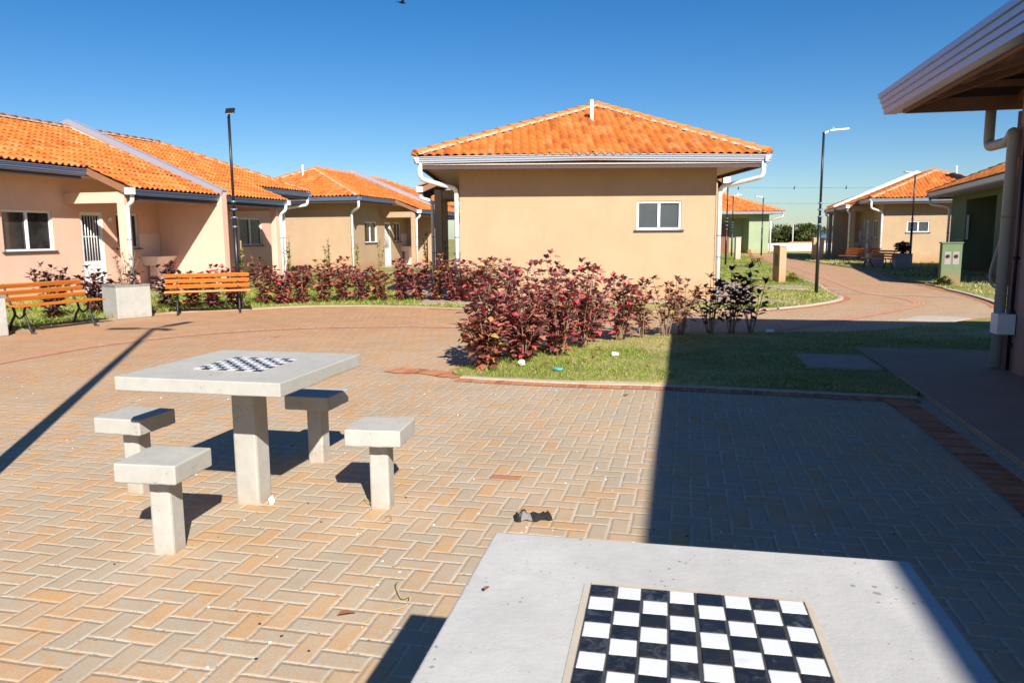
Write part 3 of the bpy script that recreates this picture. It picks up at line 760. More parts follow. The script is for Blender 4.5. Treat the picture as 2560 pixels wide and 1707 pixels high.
        for xx in (a+.16, b_-.16):
            cl = bmesh.new(); obox(cl, F(xx, yb-sg*cd, (hb+z0)/2), ex*.10, ey*.10, up*(hb-z0)/2); link('column', cl, W_, Rt, bevel=.006)
            be = bmesh.new(); obox(be, F(xx, yb-sg*(cd-.10)/2, hb-.13), ex*.07, ey*((cd-.10)/2-.003), up*.12); link('porch_beam', be, W_, Rt)
        be = bmesh.new(); obox(be, F((a+b_)/2, yb-sg*cd, hb-.08), ex*((b_-a)/2-.27), ey*.07, up*.10); link('porch_beam', be, W_, Rt)
        fl = bmesh.new(); obox(fl, F((a+b_)/2, yb-sg*d_/2, .02), ex*((b_-a)/2), ey*(d_/2-.02), up*.035); link('porch_floor', fl, M['slab'], Rt)
    # --- party wall rising through the roof
    if party:
        pw_ = bmesh.new(); yf = -(pd+.03 if pd else ov-.05); zf = ze-sl_f*(-yf-ov)
        prof = [(yf, z0), (yf, zf+.14), (ry, zr+.26), (W+ov-.1, ze+.16), (W+ov-.1, ze-.1), (W+.02, ze-.15), (W+.02, z0)]
        rows = [[pw_.verts.new(F(xx, y, z)) for y, z in prof] for xx in (xm-.11, xm+.11)]; n = len(prof)
        pw_.faces.new(rows[0]); pw_.faces.new(rows[1][::-1])
        for k in range(n): pw_.faces.new((rows[0][k], rows[0][(k+1)%n], rows[1][(k+1)%n], rows[1][k]))
        po = link('party_wall', pw_, W_, Rt)
        cp = bmesh.new()
        bar(cp, F(xm, yf-.02, zf+.155), F(xm, ry, zr+.275), .25, .022, up=(0,0,1)); bar(cp, F(xm, ry, zr+.275), F(xm, W+ov-.05, ze+.175), .25, .022)
        for sx in (-.125, .125):
            bar(cp, F(xm+sx, yf-.02, zf+.09), F(xm+sx, ry, zr+.21), .006, .15); bar(cp, F(xm+sx, ry, zr+.21), F(xm+sx, W+ov-.05, ze+.13), .006, .10)
        link('flashing', cp, M[cap], po)
    # --- pipes
    if pipes:
        def dpipe(pts, name='downpipe', r=.047, mt='pvc'):
            g = bmesh.new(); tube(g, fillet(pts, .12), r, 12); o = link(name, g, M[mt], Rt)
            base = Vector(pts[-1])
            for zz in (.9, 1.35): g = bmesh.new(); tube(g, [base+up*zz, base+up*(zz+.025)], r*1.12, 12); link('pipe_clamp', g, M['gutterb'], o)
        if endpipe:
            for yy, yw in ((y0+.13, -.06), (y1-.13, W+.06)):
                s_ = -1 if yy < 0 else 1
                dpipe([F(x0+.10,yy,ze-.12), F(x0+.10,yy,ze-.42), F(x0+.30,yy-s_*.18,ze-.47), F(-.065,yw+.0*s_,ze-.58), F(-.065,yw,.02)])
        for a, b_, d_, sg in porches:
            s_ = sl_f if sg == 1 else sl_b; yb = 0 if sg == 1 else W; zz = ze-s_*(d_-ov); cd = col_d if sg == 1 else min(col_d, d_-.35)
            for xx, sx in (((a, 1), (b_, -1)) if porch_pipes else ()):
                dpipe([F(xx+.05*sx,yb-sg*(d_-.07),zz-.10), F(xx+.05*sx,yb-sg*(d_-.07),zz-.27), F(xx+.08*sx,yb-sg*(cd+.16),zz-.36), F(xx+.08*sx,yb-sg*(cd+.155),.02)])
                g = bmesh.new(); obox(g, F(xx-.02*sx,yb-sg*(d_-.06),zz-.04), ex*.07, ey*.09, up*.075); link('gutter_outlet', g, M['capw'], Rt)
    if vent:
        for vx, vy, vz, vh in ([vent] if not isinstance(vent, list) else vent):
            g = bmesh.new(); tube(g, [F(vx,vy,vz-.2), F(vx,vy,vz+vh)], .04, 10); link('vent_pipe', g, M['pvc'], Rt)
    # laundry sink with tiles by the party wall
    if detail and pd and not recess:
        for sg in (-1, 1):
            xc = xm+sg*(.09+.45)
            g = bmesh.new(); obox(g, F(xc, -.006, 1.12), ex*.40, ey*.006, up*.40); link('splash_tiles', g, M['ctile'], Rt)
            g = bmesh.new()
            t_ = [F(xc-.40,-.02,.92),F(xc+.40,-.02,.92),F(xc+.40,-.55,.92),F(xc-.40,-.55,.92)]; b2 = [F(xc-.28,-.02,.68),F(xc+.28,-.02,.68),F(xc+.26,-.38,.68),F(xc-.26,-.38,.68)]
            vt = [g.verts.new(p) for p in t_]; vb = [g.verts.new(p) for p in b2]; vi = [g.verts.new(p*1.0+ (Vector((xc,-.28*m,.9))-p)*.14 + up*.0) for p in t_]
            for v in vi: v.co.z = .921
            vd = [g.verts.new((v.co+(Vector((xc,-.28*m,0))-v.co)*.3)) for v in vi]
            for v in vd: v.co.z = .76
            for q0, q1 in ((vt, vb), (vi, vt), (vd, vi)):
                for k in range(4): g.faces.new((q0[k], q0[(k+1)%4], q1[(k+1)%4], q1[k]))
            g.faces.new(vd); g.faces.new(vb[::-1]); sk = link('laundry_sink', g, M['marble'], Rt)
            g = bmesh.new(); obox(g, F(xc, -.2, .34), ex*.16, ey*.12, up*.34); link('sink_pedestal', g, M['marble'], sk)
    return Rt

def UV(u, v, z=0): return (u*.9724+v*.2334, -u*.2334+v*.9724, z)
A135 = R(13.5)

# pink terrace on the left: facade runs towards the camera, house lies to its left
house('salmon pink terrace house with white barred door on the left', UV(-14.3, 24.69), -A135-R(90), m=-1, wall='pink', gut='gutterb', cap='capm', vent=(4.4, 3.7, 4.05, .42), na=6)
# peach house in the middle: end wall towards us
house('peach house with blank end wall, small window and wide hipped roof in the centre', (-1.09,16.34,0), R(90), m=-1, wall='peach', ridge_y=3.20, slope=.425, gut='gutter',
      pd=1.5, col_d=.95, pw=(5.2, 7.4), back=(3.4, 9.2, 1.2), end_win=(3.75,4.69,1.51,2.11), bow=.05, vent=(1.45, 2.93, 3.85, .58), ov=.86, party=False, na=6)
# peach house between the two
house('peach terrace house with small front window seen beyond the red hedge', (-6.53,31.5,0), R(90)-A135, m=1, wall='peach', gut='gutterb', ridge_y=2.9, vent=(1.7, 3.0, 4.0, .5), na=4)
# peach house across the path on the right
house('peach terrace house across the path behind the far bench and planter', (17.55,36.4,0), R(90)-R(15), m=-1, wall='peach', gut='gutter', cap='capw', pd=1.3, col_d=.95, end_win=(1.05,2.0,1.42,1.95), vent=(2.4,3.6,4.1,.5), pw=(2.2,10.4), na=4)
# green house on the right
house('dark green shaded house beyond the grey downpipe on the right', (17.45,30.6,0), math.atan2(-.945,-.326), m=1, wall='green_shaded', gut='gutter', pd=0, recess=(2.5,6.6,1.5), endpipe=True, porch_pipes=False, party=False, na=4)

# far pale green house, with a recessed porch in its end
def far_green():
    Rt = root('house', (12.9,54.4,0), 0, 'pale green house with brown door at the far end of the path', 'house', 'tile roofed terrace houses round the square')
    up = Vector((0,0,1)); ex, ey = Vector((1,0,0)), Vector((0,1,0)); G_ = M['green']
    bm = bmesh.new()
    box(bm, 3.9,5.3,0,.15,0,2.75); box(bm, 5.15,5.3,.15,9,0,2.75); box(bm, 3.9,4.05,.15,1.6,0,2.75); box(bm, -.5,5.15,1.6,1.75,0,2.75); box(bm, -.5,-.35,1.75,9,0,2.75); box(bm,-.5,1.3,.2,.35,0,2.75); box(bm, 1.15,1.3,.35,1.6,0,2.75)
    box(bm, 1.3,3.9,.02,.14,2.5,2.745)
    link('wall', bm, G_, Rt)
    rf = bmesh.new(); z = 2.93
    tile_plane(rf, (-1.3,-.8,z), ex, (0,1,.41), [(0,0),(7.4,0),(3.7,3.7*1.08)], 3); tile_plane(rf, (6.1,-.8,z), ey, (-1,0,.41), [(0,0),(10,0),(10,3.7*1.08),(3.7,3.7*1.08)], 3)
    tile_plane(rf, (-1.3,-.8,z), ey, (1,0,.41), [(0,0),(10,0),(10,3.7*1.08),(3.7,3.7*1.08)], 3)
    ro = link('roof', rf, M['tile'], Rt, recalc=False)
    dk = bmesh.new(); box(dk, -1.2,6.0,-.7,9.1,2.76,2.86); link('soffit', dk, M['soffit'], ro)
    ridge('ridge_tiles', [(Vector((-1.25,-.75,z+.04)), Vector((2.4,2.9,z+1.54))), (Vector((6.05,-.75,z+.04)), Vector((2.4,2.9,z+1.54))), (Vector((2.4,2.9,z+1.54)), Vector((2.4,9,z+1.54)))], ro)
    g = bmesh.new(); gutter_mesh(g, (-1.3,-.8,z), (6.1,-.8,z), -ey, h=.16); gutter_mesh(g, (6.1,-.8,z), (6.1,9,z), ex, h=.16); link('gutter', g, M['gutter'], Rt)
    g = bmesh.new(); tube(g, fillet([(6.0,-.65,z-.1),(6.0,-.65,z-.4),(5.4,-.05,z-.6),(5.4,-.05,.02)], .12), .06, 8); link('downpipe', g, M['pvc'], Rt)
    g = bmesh.new(); box(g, 1.75,2.95,1.5,1.59,.02,2.1); link('door', g, M['doorb'], Rt, bevel=.01)
    g = bmesh.new(); tube(g, [(4.1,3.6,3.6),(4.1,3.6,4.4)], .05, 8); link('vent_pipe', g, M['pvc'], Rt)
far_green()

# ------------------------------------------------------------------ near building on the right
def near_building():
    yaw = -A135+R(1.0)
    Rt = root('house', UV(3.0, 8.6), yaw, 'rose rendered building with deep metal gutter overhead at the right edge', 'house')
    up = Vector((0,0,1)); ex, ey = Vector((1,0,0)), Vector((0,1,0))
    bm = bmesh.new(); box(bm, .06,7.5,-16,0,-.02,2.83); link('wall', bm, M['mauve'], Rt)
    zt = 2.95; gx = 1.96-3.0; gy = 9.56-8.6
    g = bmesh.new()
    # deep stepped gutter down the side and across the end
    def gprof(p, q, out):
        p, q = Vector(p), Vector(q); h, w_ = .225, .20
        prof = [(-.035,0),(-.035,-.03),(-w_,-.03),(-w_,-h),(-.07,-h),(-.066,-.166),(-.047,-.160),(-.044,-.110),(-.025,-.104),(-.022,-.056),(-.003,-.050),(0,0)]
        rows = [[g.verts.new(c+out*a+up*z) for a, z in prof] for c in (p, q)]; n = len(prof)
        for k in range(n): g.faces.new((rows[0][k], rows[0][(k+1)%n], rows[1][(k+1)%n], rows[1][k]))
        g.faces.new(rows[0][::-1]); g.faces.new(rows[1])
    gprof((gx,-16.5,zt), (gx,gy,zt), -ex); gprof((gx+.21,gy,zt), (8.3,gy,zt), ey); link('gutter', g, M['gutterb'], Rt)
    g = bmesh.new(); box(g, gx+.205,gx+.235,-16.5,gy-.24,zt-.25,zt-.03); box(g, gx+.24,8.3,gy-.235,gy-.205,zt-.25,zt-.03); link('fascia', g, M['fasciao'], Rt)
    # roof
    g = bmesh.new(); s_ = .38; hx = 4.6
    tile_plane(g, (gx+.16,-16.5,zt-.06), ey, (1,0,s_), [(0,0),(16.5+gy-.16,0),(16.5+gy-hx,hx*1.07),(0,hx*1.07)], 3)
    tile_plane(g, (gx+.16,gy-.16,zt-.06), ex, (0,-1,s_), [(0,0),(9.2,0),(hx,hx*1.07)], 3)
    ro = link('roof', g, M['tile'], Rt, recalc=False)
    g = bmesh.new(); t = .03
    pts = [(gx+.2,-16.5,zt-.09),(gx+.2,gy-.2,zt-.09),(gx+hx,gy-hx,zt+s_*hx-.16),(gx+hx,-16.5,zt+s_*hx-.16)]
    for P_ in (pts, [(gx+.2,gy-.2,zt-.09),(8.3,gy-.2,zt-.09),(gx+hx,gy-hx,zt+s_*hx-.16)]):
        hi = [g.verts.new(p) for p in P_]; lo = [g.verts.new(Vector(p)-up*t) for p in P_]; n = len(P_)
        g.faces.new(hi); g.faces.new(lo[::-1])
        for i in range(n): g.faces.new((lo[i], lo[(i+1)%n], hi[(i+1)%n], hi[i]))
    link('roof_deck', g, M['fascia'], ro)
    for p, q, a_, b_ in [((gx+.24,.3-k*.95,zt-.15),(.3,.3-k*.95,zt+.14),.05,.11) for k in range(18)] + [((.3+k*.95,gy-.24,zt-.15),(.3+k*.95,-.2,zt+.08),.05,.11) for k in range(8)] + [((gx+.26,gy-.26,zt-.15),(.5,-.5,zt+.2),.06,.13)]:
        g = bmesh.new(); bar(g, p, q, a_, b_); link('rafter', g, M['fasciao'], ro)
    for p, q in (((-.42,-16.4,zt-.03),(-.42,.3,zt-.03)), ((-.3,.42,zt-.03),(7.9,.42,zt-.03))): g = bmesh.new(); bar(g, p, q, .06, .06); link('batten', g, M['fasciao'], ro)
    # downpipe at the corner
    g = bmesh.new(); tube(g, fillet([(.08,gy-.10,zt-.22),(.08,gy-.10,zt-.62),(.02,.16,zt-.64),(-.005,-.02,zt-.54),(-.005,-.02,.06)], .10), .052, 16); dp = link('downpipe', g, M['pvcg'], Rt)
    g = bmesh.new()
    for zz in (1.55,): tube(g, [(-.005,-.02,zz),(-.005,-.02,zz+.02)], .06, 16)
    link('pipe_clamp', g, M['straw'], dp)
    g = bmesh.new(); tube(g, [(.03,-.22,zt-.3),(.03,-.22,.06)], .018, 8)
    for zz in (.3,.62,1.15,2.1): tube(g, [(.03,-.22,zz),(.03,-.22,zz+.03)], .028, 8)
    link('conduit', g, M['black'], Rt)
    g = bmesh.new(); box(g, -.11,.05,-.28,-.10,.42,.62); link('junction_box', g, M['pvc'], Rt, bevel=.006)
    g = bmesh.new(); tube(g, catmull3([(-.01,.05,1.38),(-.04,.09,1.2),(-.07,.11,1.02),(-.06,.10,.9),(-.03,.06,.86)]), .012, 6); link('loose_cable', g, M['pvcg'], Rt)
def catmull3(pts, n=5):
    P = [Vector(p) for p in pts]; out = []
    for i in range(len(P)-1):
        p0 = P[max(i-1,0)]; p1 = P[i]; p2 = P[i+1]; p3 = P[min(i+2,len(P)-1)]
        for k in range(n):
            t = k/n; out.append(.5*((2*p1)+(-p0+p2)*t+(2*p0-5*p1+4*p2-p3)*t*t+(-p0+3*p1-3*p2+p3)*t**3))
    out.append(P[-1]); return out
near_building()

# dark tower seen between the near building and the green house
bm = bmesh.new(); box(bm, -.2,.2,-.2,.2,-.02,6.6); 
T = tag(link('water_tower', bm, M['fascia'], bevel=.02), 'dark brown square shaft rising behind the green house roof', 'tower'); T.location = (22.3,34.0,0)

# ------------------------------------------------------------------ chess tables and stools
def slab_bm(hx, hy, z0, z1, seed, jit=.002):
    bm = bmesh.new(); box(bm, -hx, hx, -hy, hy, z0, z1)
    bmesh.ops.subdivide_edges(bm, edges=bm.edges[:], cuts=7, use_grid_fill=True)
    rg = random.Random(seed)
    for v in bm.verts:
        edge = (abs(abs(v.co.x)-hx) < 1e-4) + (abs(abs(v.co.y)-hy) < 1e-4) + (v.co.z < z0+1e-4)
        if edge >= 2 and v.co.z < z0+1e-4: v.co += Vector((rg.uniform(-jit,jit)*.5, rg.uniform(-jit,jit)*.5, rg.uniform(0,jit)*1.3))
    return bm
def chess_table(loc, yaw, label, seed, mat, board=.193, off=(0,0), mv=(0,0,1,1)):
    t = root('chess_table', loc, yaw, label, 'table', 'concrete chess tables')
    link('table_top', slab_bm(.4467, .4467, .681, .75, seed), mat, t, bevel=.006, seg=3)
    top = [c for c in t.children][0]
    for v in top.data.vertices: v.co.x = v.co.x*mv[2]+mv[0]; v.co.y = v.co.y*mv[3]+mv[1]
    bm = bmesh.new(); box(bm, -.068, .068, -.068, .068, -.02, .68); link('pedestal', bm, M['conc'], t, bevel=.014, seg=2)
    bm = bmesh.new(); box(bm, off[0]-board-.002, off[0]+board+.002, off[1]-board-.002, off[1]+board+.002, .7495, .7515); bo = link('chess_board', bm, M['grout'], t)
    rg = random.Random(seed); q = 2*board/8
    bm = bmesh.new(); e = board+.002
    for p, q_ in (((-e,e),(e,e)), ((e,e),(e,-e)), ((e,-e),(-e,-e)), ((-e,-e),(-e,e))):
        ln = [Vector((off[0]+p[0]+(q_[0]-p[0])*k/24, off[1]+p[1]+(q_[1]-p[1])*k/24, 0)) for k in range(25)]
        ribbon(bm, ln, 0, rg.uniform(.006,.013), .7493, .7512, jit=.0012)
    link('mortar_rim', bm, M['rim'], bo, recalc=False)
    for colr, nm, mt in ((0, 'dark_squares', M['cb']), (1, 'light_squares', M['cw'])):
        bm = bmesh.new()
        for i in range(8):
            for j in range(8):
                if (i+j) % 2 == colr:     # far left square is dark
                    jj = 7-j; x = off[0]-board+q*(i+.5)+rg.uniform(-.0007,.0007); y = off[1]-board+q*(jj+.5)+rg.uniform(-.0007,.0007)
                    s = q/2; sx_, sy_ = s-rg.uniform(.0017,.0031), s-rg.uniform(.0008,.0017); x += (.0012 if i > 3 else -.0012); a = rg.uniform(-.02,.02); c_, s_ = math.cos(a), math.sin(a)
                    z = .7532+rg.uniform(-.0004,.0004)
                    obox(bm, (x,y,z-.001), (c_*sx_,s_*sx_,0), (-s_*sy_,c_*sy_,0), (rg.uniform(-.00002,.00002),0,.0014))
        link(nm, bm, mt, bo, bevel=.0012, seg=2)
    return t
near = chess_table((.302,1.160,0), -.198, 'concrete chess table close to the camera with its top cut by the frame', 5, M['conc_near'], mv=(.001,-.022,.976,.995))
farT = chess_table((-1.405,3.987,0), -.229, 'concrete chess table with four stools round it on the sunlit pavers', 9, M['conc'])
def stool(loc, yaw, label, seed):
    t = root('stool', loc, yaw, label, 'stool', 'concrete stools round the chess table')
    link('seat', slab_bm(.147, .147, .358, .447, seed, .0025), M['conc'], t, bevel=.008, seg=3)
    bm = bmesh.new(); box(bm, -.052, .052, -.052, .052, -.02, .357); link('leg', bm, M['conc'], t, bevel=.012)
stool((-1.575,3.335,0), R(-9), 'concrete stool nearest the camera, in front of the far chess table', 1)
stool((-.692,3.895,0), R(-8), 'concrete stool to the right of the far chess table, fully sunlit seat', 2)
stool((-1.235,4.725,0), R(-13), 'concrete stool behind the far chess table, its seat in the table shadow', 3)
stool((-2.115,4.175,0), R(-14), 'concrete stool on the left of the far chess table, seat half shaded', 4)

# ------------------------------------------------------------------ benches
def bench(loc, yaw, label, Lb=1.5):
    t = root('park_bench', loc, yaw, label, 'bench', 'orange slatted benches')
    # side profile of the cast iron frame: x forward (towards sitter), z up
    seat = [(.02,.40),(.14,.415),(.26,.425),(.385,.42)]; back = [(-.045,.50),(-.085,.60),(-.125,.70)]
    for x, z in seat + back:
        bm = bmesh.new()
        if (x, z) in seat: obox(bm, (0,-x,z), (Lb/2,0,0), (0,.045,0), (0,0,.012))
        else: obox(bm, (0,-x,z), (Lb/2,0,0), (0,.012*1,.004), (0,-.012,.034))
        link('slat', bm, M['wood'], t, bevel=.005)
    for sx in (-1, 1):
        X = sx*.54; bm = bmesh.new()
        for pts, r in (([(X,.15,.735),(X,.09,.60),(X,.03,.46),(X,-.05,.385),(X,-.20,.405),(X,-.38,.40),(X,-.43,.36)], .015),
                       ([(X,-.30,.40),(X,-.27,.30),(X,-.33,.18),(X,-.36,.08),(X,-.43,.0)], .019),
                       ([(X,-.02,.40),(X,-.06,.28),(X,.02,.17),(X,.06,.08),(X,.13,.0)], .019),
                       ([(X,-.27,.29),(X,-.16,.22),(X,-.06,.28)], .014)):
            tube(bm, catmull3(pts), r, 7)
        for y in (-.44,.14): obox(bm, (X,y,.006), (.022,0,0), (0,.035,0), (0,0,.008))
        link('leg', bm, M['iron'], t, smooth=True)
    return t
bench((-7.38,12.02,0), R(68), 'orange slatted bench at the left edge, between two concrete planters')
bench((-5.78,14.52,0), R(21), 'orange slatted bench facing the square beneath the dark lamp post')
bench((15.25,33.6,0), R(-62), 'orange bench in the shade of the peach house beside the square planter', 1.5)
bench((14.6,30.2,0), R(-75), 'brown looking bench seen end on beside the dark planter in shade', 1.4)
bench((10.1,32.2,0), R(68), 'small orange bench on the grass beside the far path, seen from its end', 1.5)

# ------------------------------------------------------------------ planters
def planter(loc, yaw, label, s=.30, h=.60, soil=True):
    t = root('planter', loc, yaw, label, 'planter', 'square concrete planters')
    bm = bmesh.new(); vs = box(bm, -s, s, -s, s, 0, h); w_ = .05
    top = [f for f in bm.faces if all(v.co.z > h-1e-4 for v in f.verts)]
    r = bmesh.ops.inset_region(bm, faces=top, thickness=w_)
    e = bmesh.ops.extrude_face_region(bm, geom=top); bmesh.ops.translate(bm, vec=(0,0,-.06), verts=[v for v in e['geom'] if isinstance(v, bmesh.types.BMVert)])
    bmesh.ops.delete(bm, geom=top, context='FACES')
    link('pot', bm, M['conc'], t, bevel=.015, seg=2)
    bm = bmesh.new(); box(bm, -s+w_+.002, s-w_-.002, -s+w_+.002, s-w_-.002, h-.2, h-.045); link('soil', bm, M['soil'], t)
    return t
planter((-6.92,13.68,0), R(50), 'square concrete planter between the two orange benches')
planter((-7.83,11.08,0), R(54), 'concrete planter cut off by the left edge of the frame')
planter((15.15,31.95,0), R(-12), 'sunlit concrete planter holding red flowers beside the far bench')
planter((15.35,30.1,0), R(-12), 'concrete planter in shade with a dark shrub in it')

# ------------------------------------------------------------------ lamps
def lamp(loc, label, h=3.72, yaw=0, head='flat', r0=.040, group='black lamp posts'):
    t = root('street_lamp', loc, yaw, label, 'street lamp', group)
    bm = bmesh.new(); tube(bm, [(0,0,-.02),(0,0,1.78)], r0, 12); tube(bm, [(0,0,1.75),(0,0,h)], r0*.66, 12); link('pole', bm, M['black'], t, smooth=False)
    bm = bmesh.new()
    for z in (1.60,1.78,1.93,2.08): tube(bm, [(0,0,z),(0,0,z+.03)], r0*1.15, 12)
    for z in (1.68,1.86):
        for sx in (-1,1): tube(bm, [(sx*r0,0,z+.1),(sx*(r0+.025),0,z+.1)], .010, 6)
    link('collar', bm, M['gutterb'], t)
    hb = bmesh.new()
    if head == 'square':
        tube(hb, [(0,0,h-.02),(.03,-.05,h+.03)], .02, 8); obox(hb, (.05,-.05,h+.085), (.082,.016,.008), (-.008,.054,.054), (.0,-.009,.009))
        ho = link('lamp_head', hb, M['black'], t, bevel=.004)
        g = bmesh.new(); obox(g, (.050,-.0625,h+.0725), (.072,.0144,.0072), (-.007,.047,.047), (.0,-.002,.002)); link('diffuser', g, M['led'], ho)
    else:
        tube(hb, [(0,0,h-.03),(.12,0,h+.02)], .022, 8); obox(hb, (.34,0,h+.055), (.23,0,.022), (0,.075,0), (-.0015,0,.016)); 
        ho = link('lamp_head', hb, M['capw'], t, bevel=.004)
        g = bmesh.new(); tube(g, [(.22,0,h+.06),(.22,0,h+.11)], .03, 8); link('photocell', g, M['blue'], ho)
    return t
lamp((-5.37,14.98,0), 'black lamp post with small square head behind the orange bench', 3.70, 0, 'square')
lamp((7.10,17.75,0), 'black lamp post with flat white head on the lawn corner beside the path', 3.68, R(8))
lamp((16.0,30.75,0), 'slim lamp post in front of the small window of the far peach house', 3.7, R(200), r0=.045)
lamp((9.62,34.4,0), 'lamp post just right of the white downpipe of the central house', 3.7, R(170), r0=.045)
lamp((13.55,47.2,0), 'distant lamp post before the brown door of the green house', 3.7, R(20), r0=.05)
lamp((16.2,49.7,0), 'distant lamp post before the pale green wall, nearest the white wall', 3.7, R(190), r0=.05)
# the tall three-armed lamp just outside the frame, whose shadow crosses the square
def tall_lamp():
    h = 6.0; sh = Vector((-5.657,11.948,0)); f = h/math.tan(EL); b_ = sh - Vector((-math.sin(AZ), math.cos(AZ), 0))*f
    t = root('street_lamp', b_, 0, 'tall three armed lamp post throwing the long shadow over the square', 'street lamp')
    bm = bmesh.new(); tube(bm, [(0,0,-.02),(0,0,h)], .065, 14, taper=.045); link('pole', bm, M['black'], t)
    for x, y in ((-.70,-.04),(.22,.87),(.37,-.25)):
        d = Vector((x,y,0)); bm = bmesh.new(); tube(bm, [(0,0,h-.02), d*.35+Vector((0,0,h))], .03, 8); n = d.normalized(); s = Vector((-n.y,n.x,0))
        obox(bm, d*.66+Vector((0,0,h+.01)), d*.33, s*.075, (0,0,.03)); link('lamp_head', bm, M['black'], t)
tall_lamp()

# ------------------------------------------------------------------ meter posts
def meter_post(loc, yaw, label, mat, w_=.10, d=.24, h=1.05, side='x', n=1):
    t = root('meter_post', loc, yaw, label, 'meter post', 'rendered meter posts by the path')
    bm = bmesh.new(); box(bm, -w_, w_, -d, d, -.02, h); link('post', bm, M[mat], t, bevel=.008)
    bm = bmesh.new(); box(bm, -w_-.02, w_+.02, -d-.02, d+.02, h+.001, h+.035); link('coping', bm, M['kerb'] if mat != 'green_shaded' else M[mat], t)
    if side == 'x':
        bm = bmesh.new(); box(bm, -w_-.006, -w_+.01, -.10, .10, .48, .84); link('meter_box', bm, M['meter'], t)
    else:
        for k in range(n):
            x = (k-.5)*.2 if n == 2 else 0
            bm = bmesh.new(); box(bm, x-.075, x+.075, -d-.006, -d+.01, .56, .90); mb = link('meter_box', bm, M['meterf'], t, bevel=.004)
            bm = bmesh.new(); tube(bm, [(x,-d-.004,.78),(x,-d-.02,.78)], .05, 14); link('dial', bm, M['meter'], mb)
meter_post((7.74,22.1,0), R(3), 'peach meter post with dark box standing on the lawn beside the path', 'peach')
meter_post((12.2,41.4,0), R(-6), 'distant pink meter post in front of the pale green house', 'pink', h=1.2, w_=.13)
meter_post((16.05,40.2,0), R(-10), 'shaded brown meter post partly behind the lamp post pole', 'peach', h=1.15, w_=.26)
meter_post((11.78,20.55,0), R(-16), 'green meter post with two round meters before the green house', 'green_shaded', w_=.24, d=.13, h=1.12, side='y', n=2)

# ------------------------------------------------------------------ plants
def leaf(V, Fc, p, d, up, s, wd=.62, fold=.22, droop=.3):
    """ovate pointed leaf: base p, direction d"""
    d = d.normalized(); sd_ = d.cross(up)
    if sd_.length < .05: sd_ = d.cross(Vector((1,.3,.2)))
    sd_.normalize(); n = sd_.cross(d); i = len(V)
    prof = [(0,0,0),(.22,.36,.0),(.55,.40,-.05),(.82,.18,-.16),(1,0,-.30)]
    c = [p + d*(t*s) + n*(z*droop*s*2) for t, w_, z in prof]
    V += [c[0]]
    for k in (1,2,3):
        t, w_, z = prof[k]; V += [c[k]+sd_*(w_*wd*s*1.2)+n*(fold*w_*s), c[k], c[k]-sd_*(w_*wd*s*1.2)+n*(fold*w_*s)]
    V += [c[4]]
    Fc += [(i,i+1,i+2),(i,i+2,i+3),(i+1,i+4,i+5,i+2),(i+2,i+5,i+6,i+3),(i+4,i+7,i+8,i+5),(i+5,i+8,i+9,i+6),(i+7,i+10,i+8),(i+8,i+10,i+9)]
def mesh_obj(name, V, Fc, mat, parent, smooth=True):
    me = bpy.data.meshes.new(name); me.from_pydata([tuple(v) for v in V], [], Fc); me.materials.append(mat)
    if smooth: me.polygons.foreach_set('use_smooth', [True]*len(me.polygons))
    o = bpy.data.objects.new(name, me); C.objects.link(o); o.parent = parent; return o
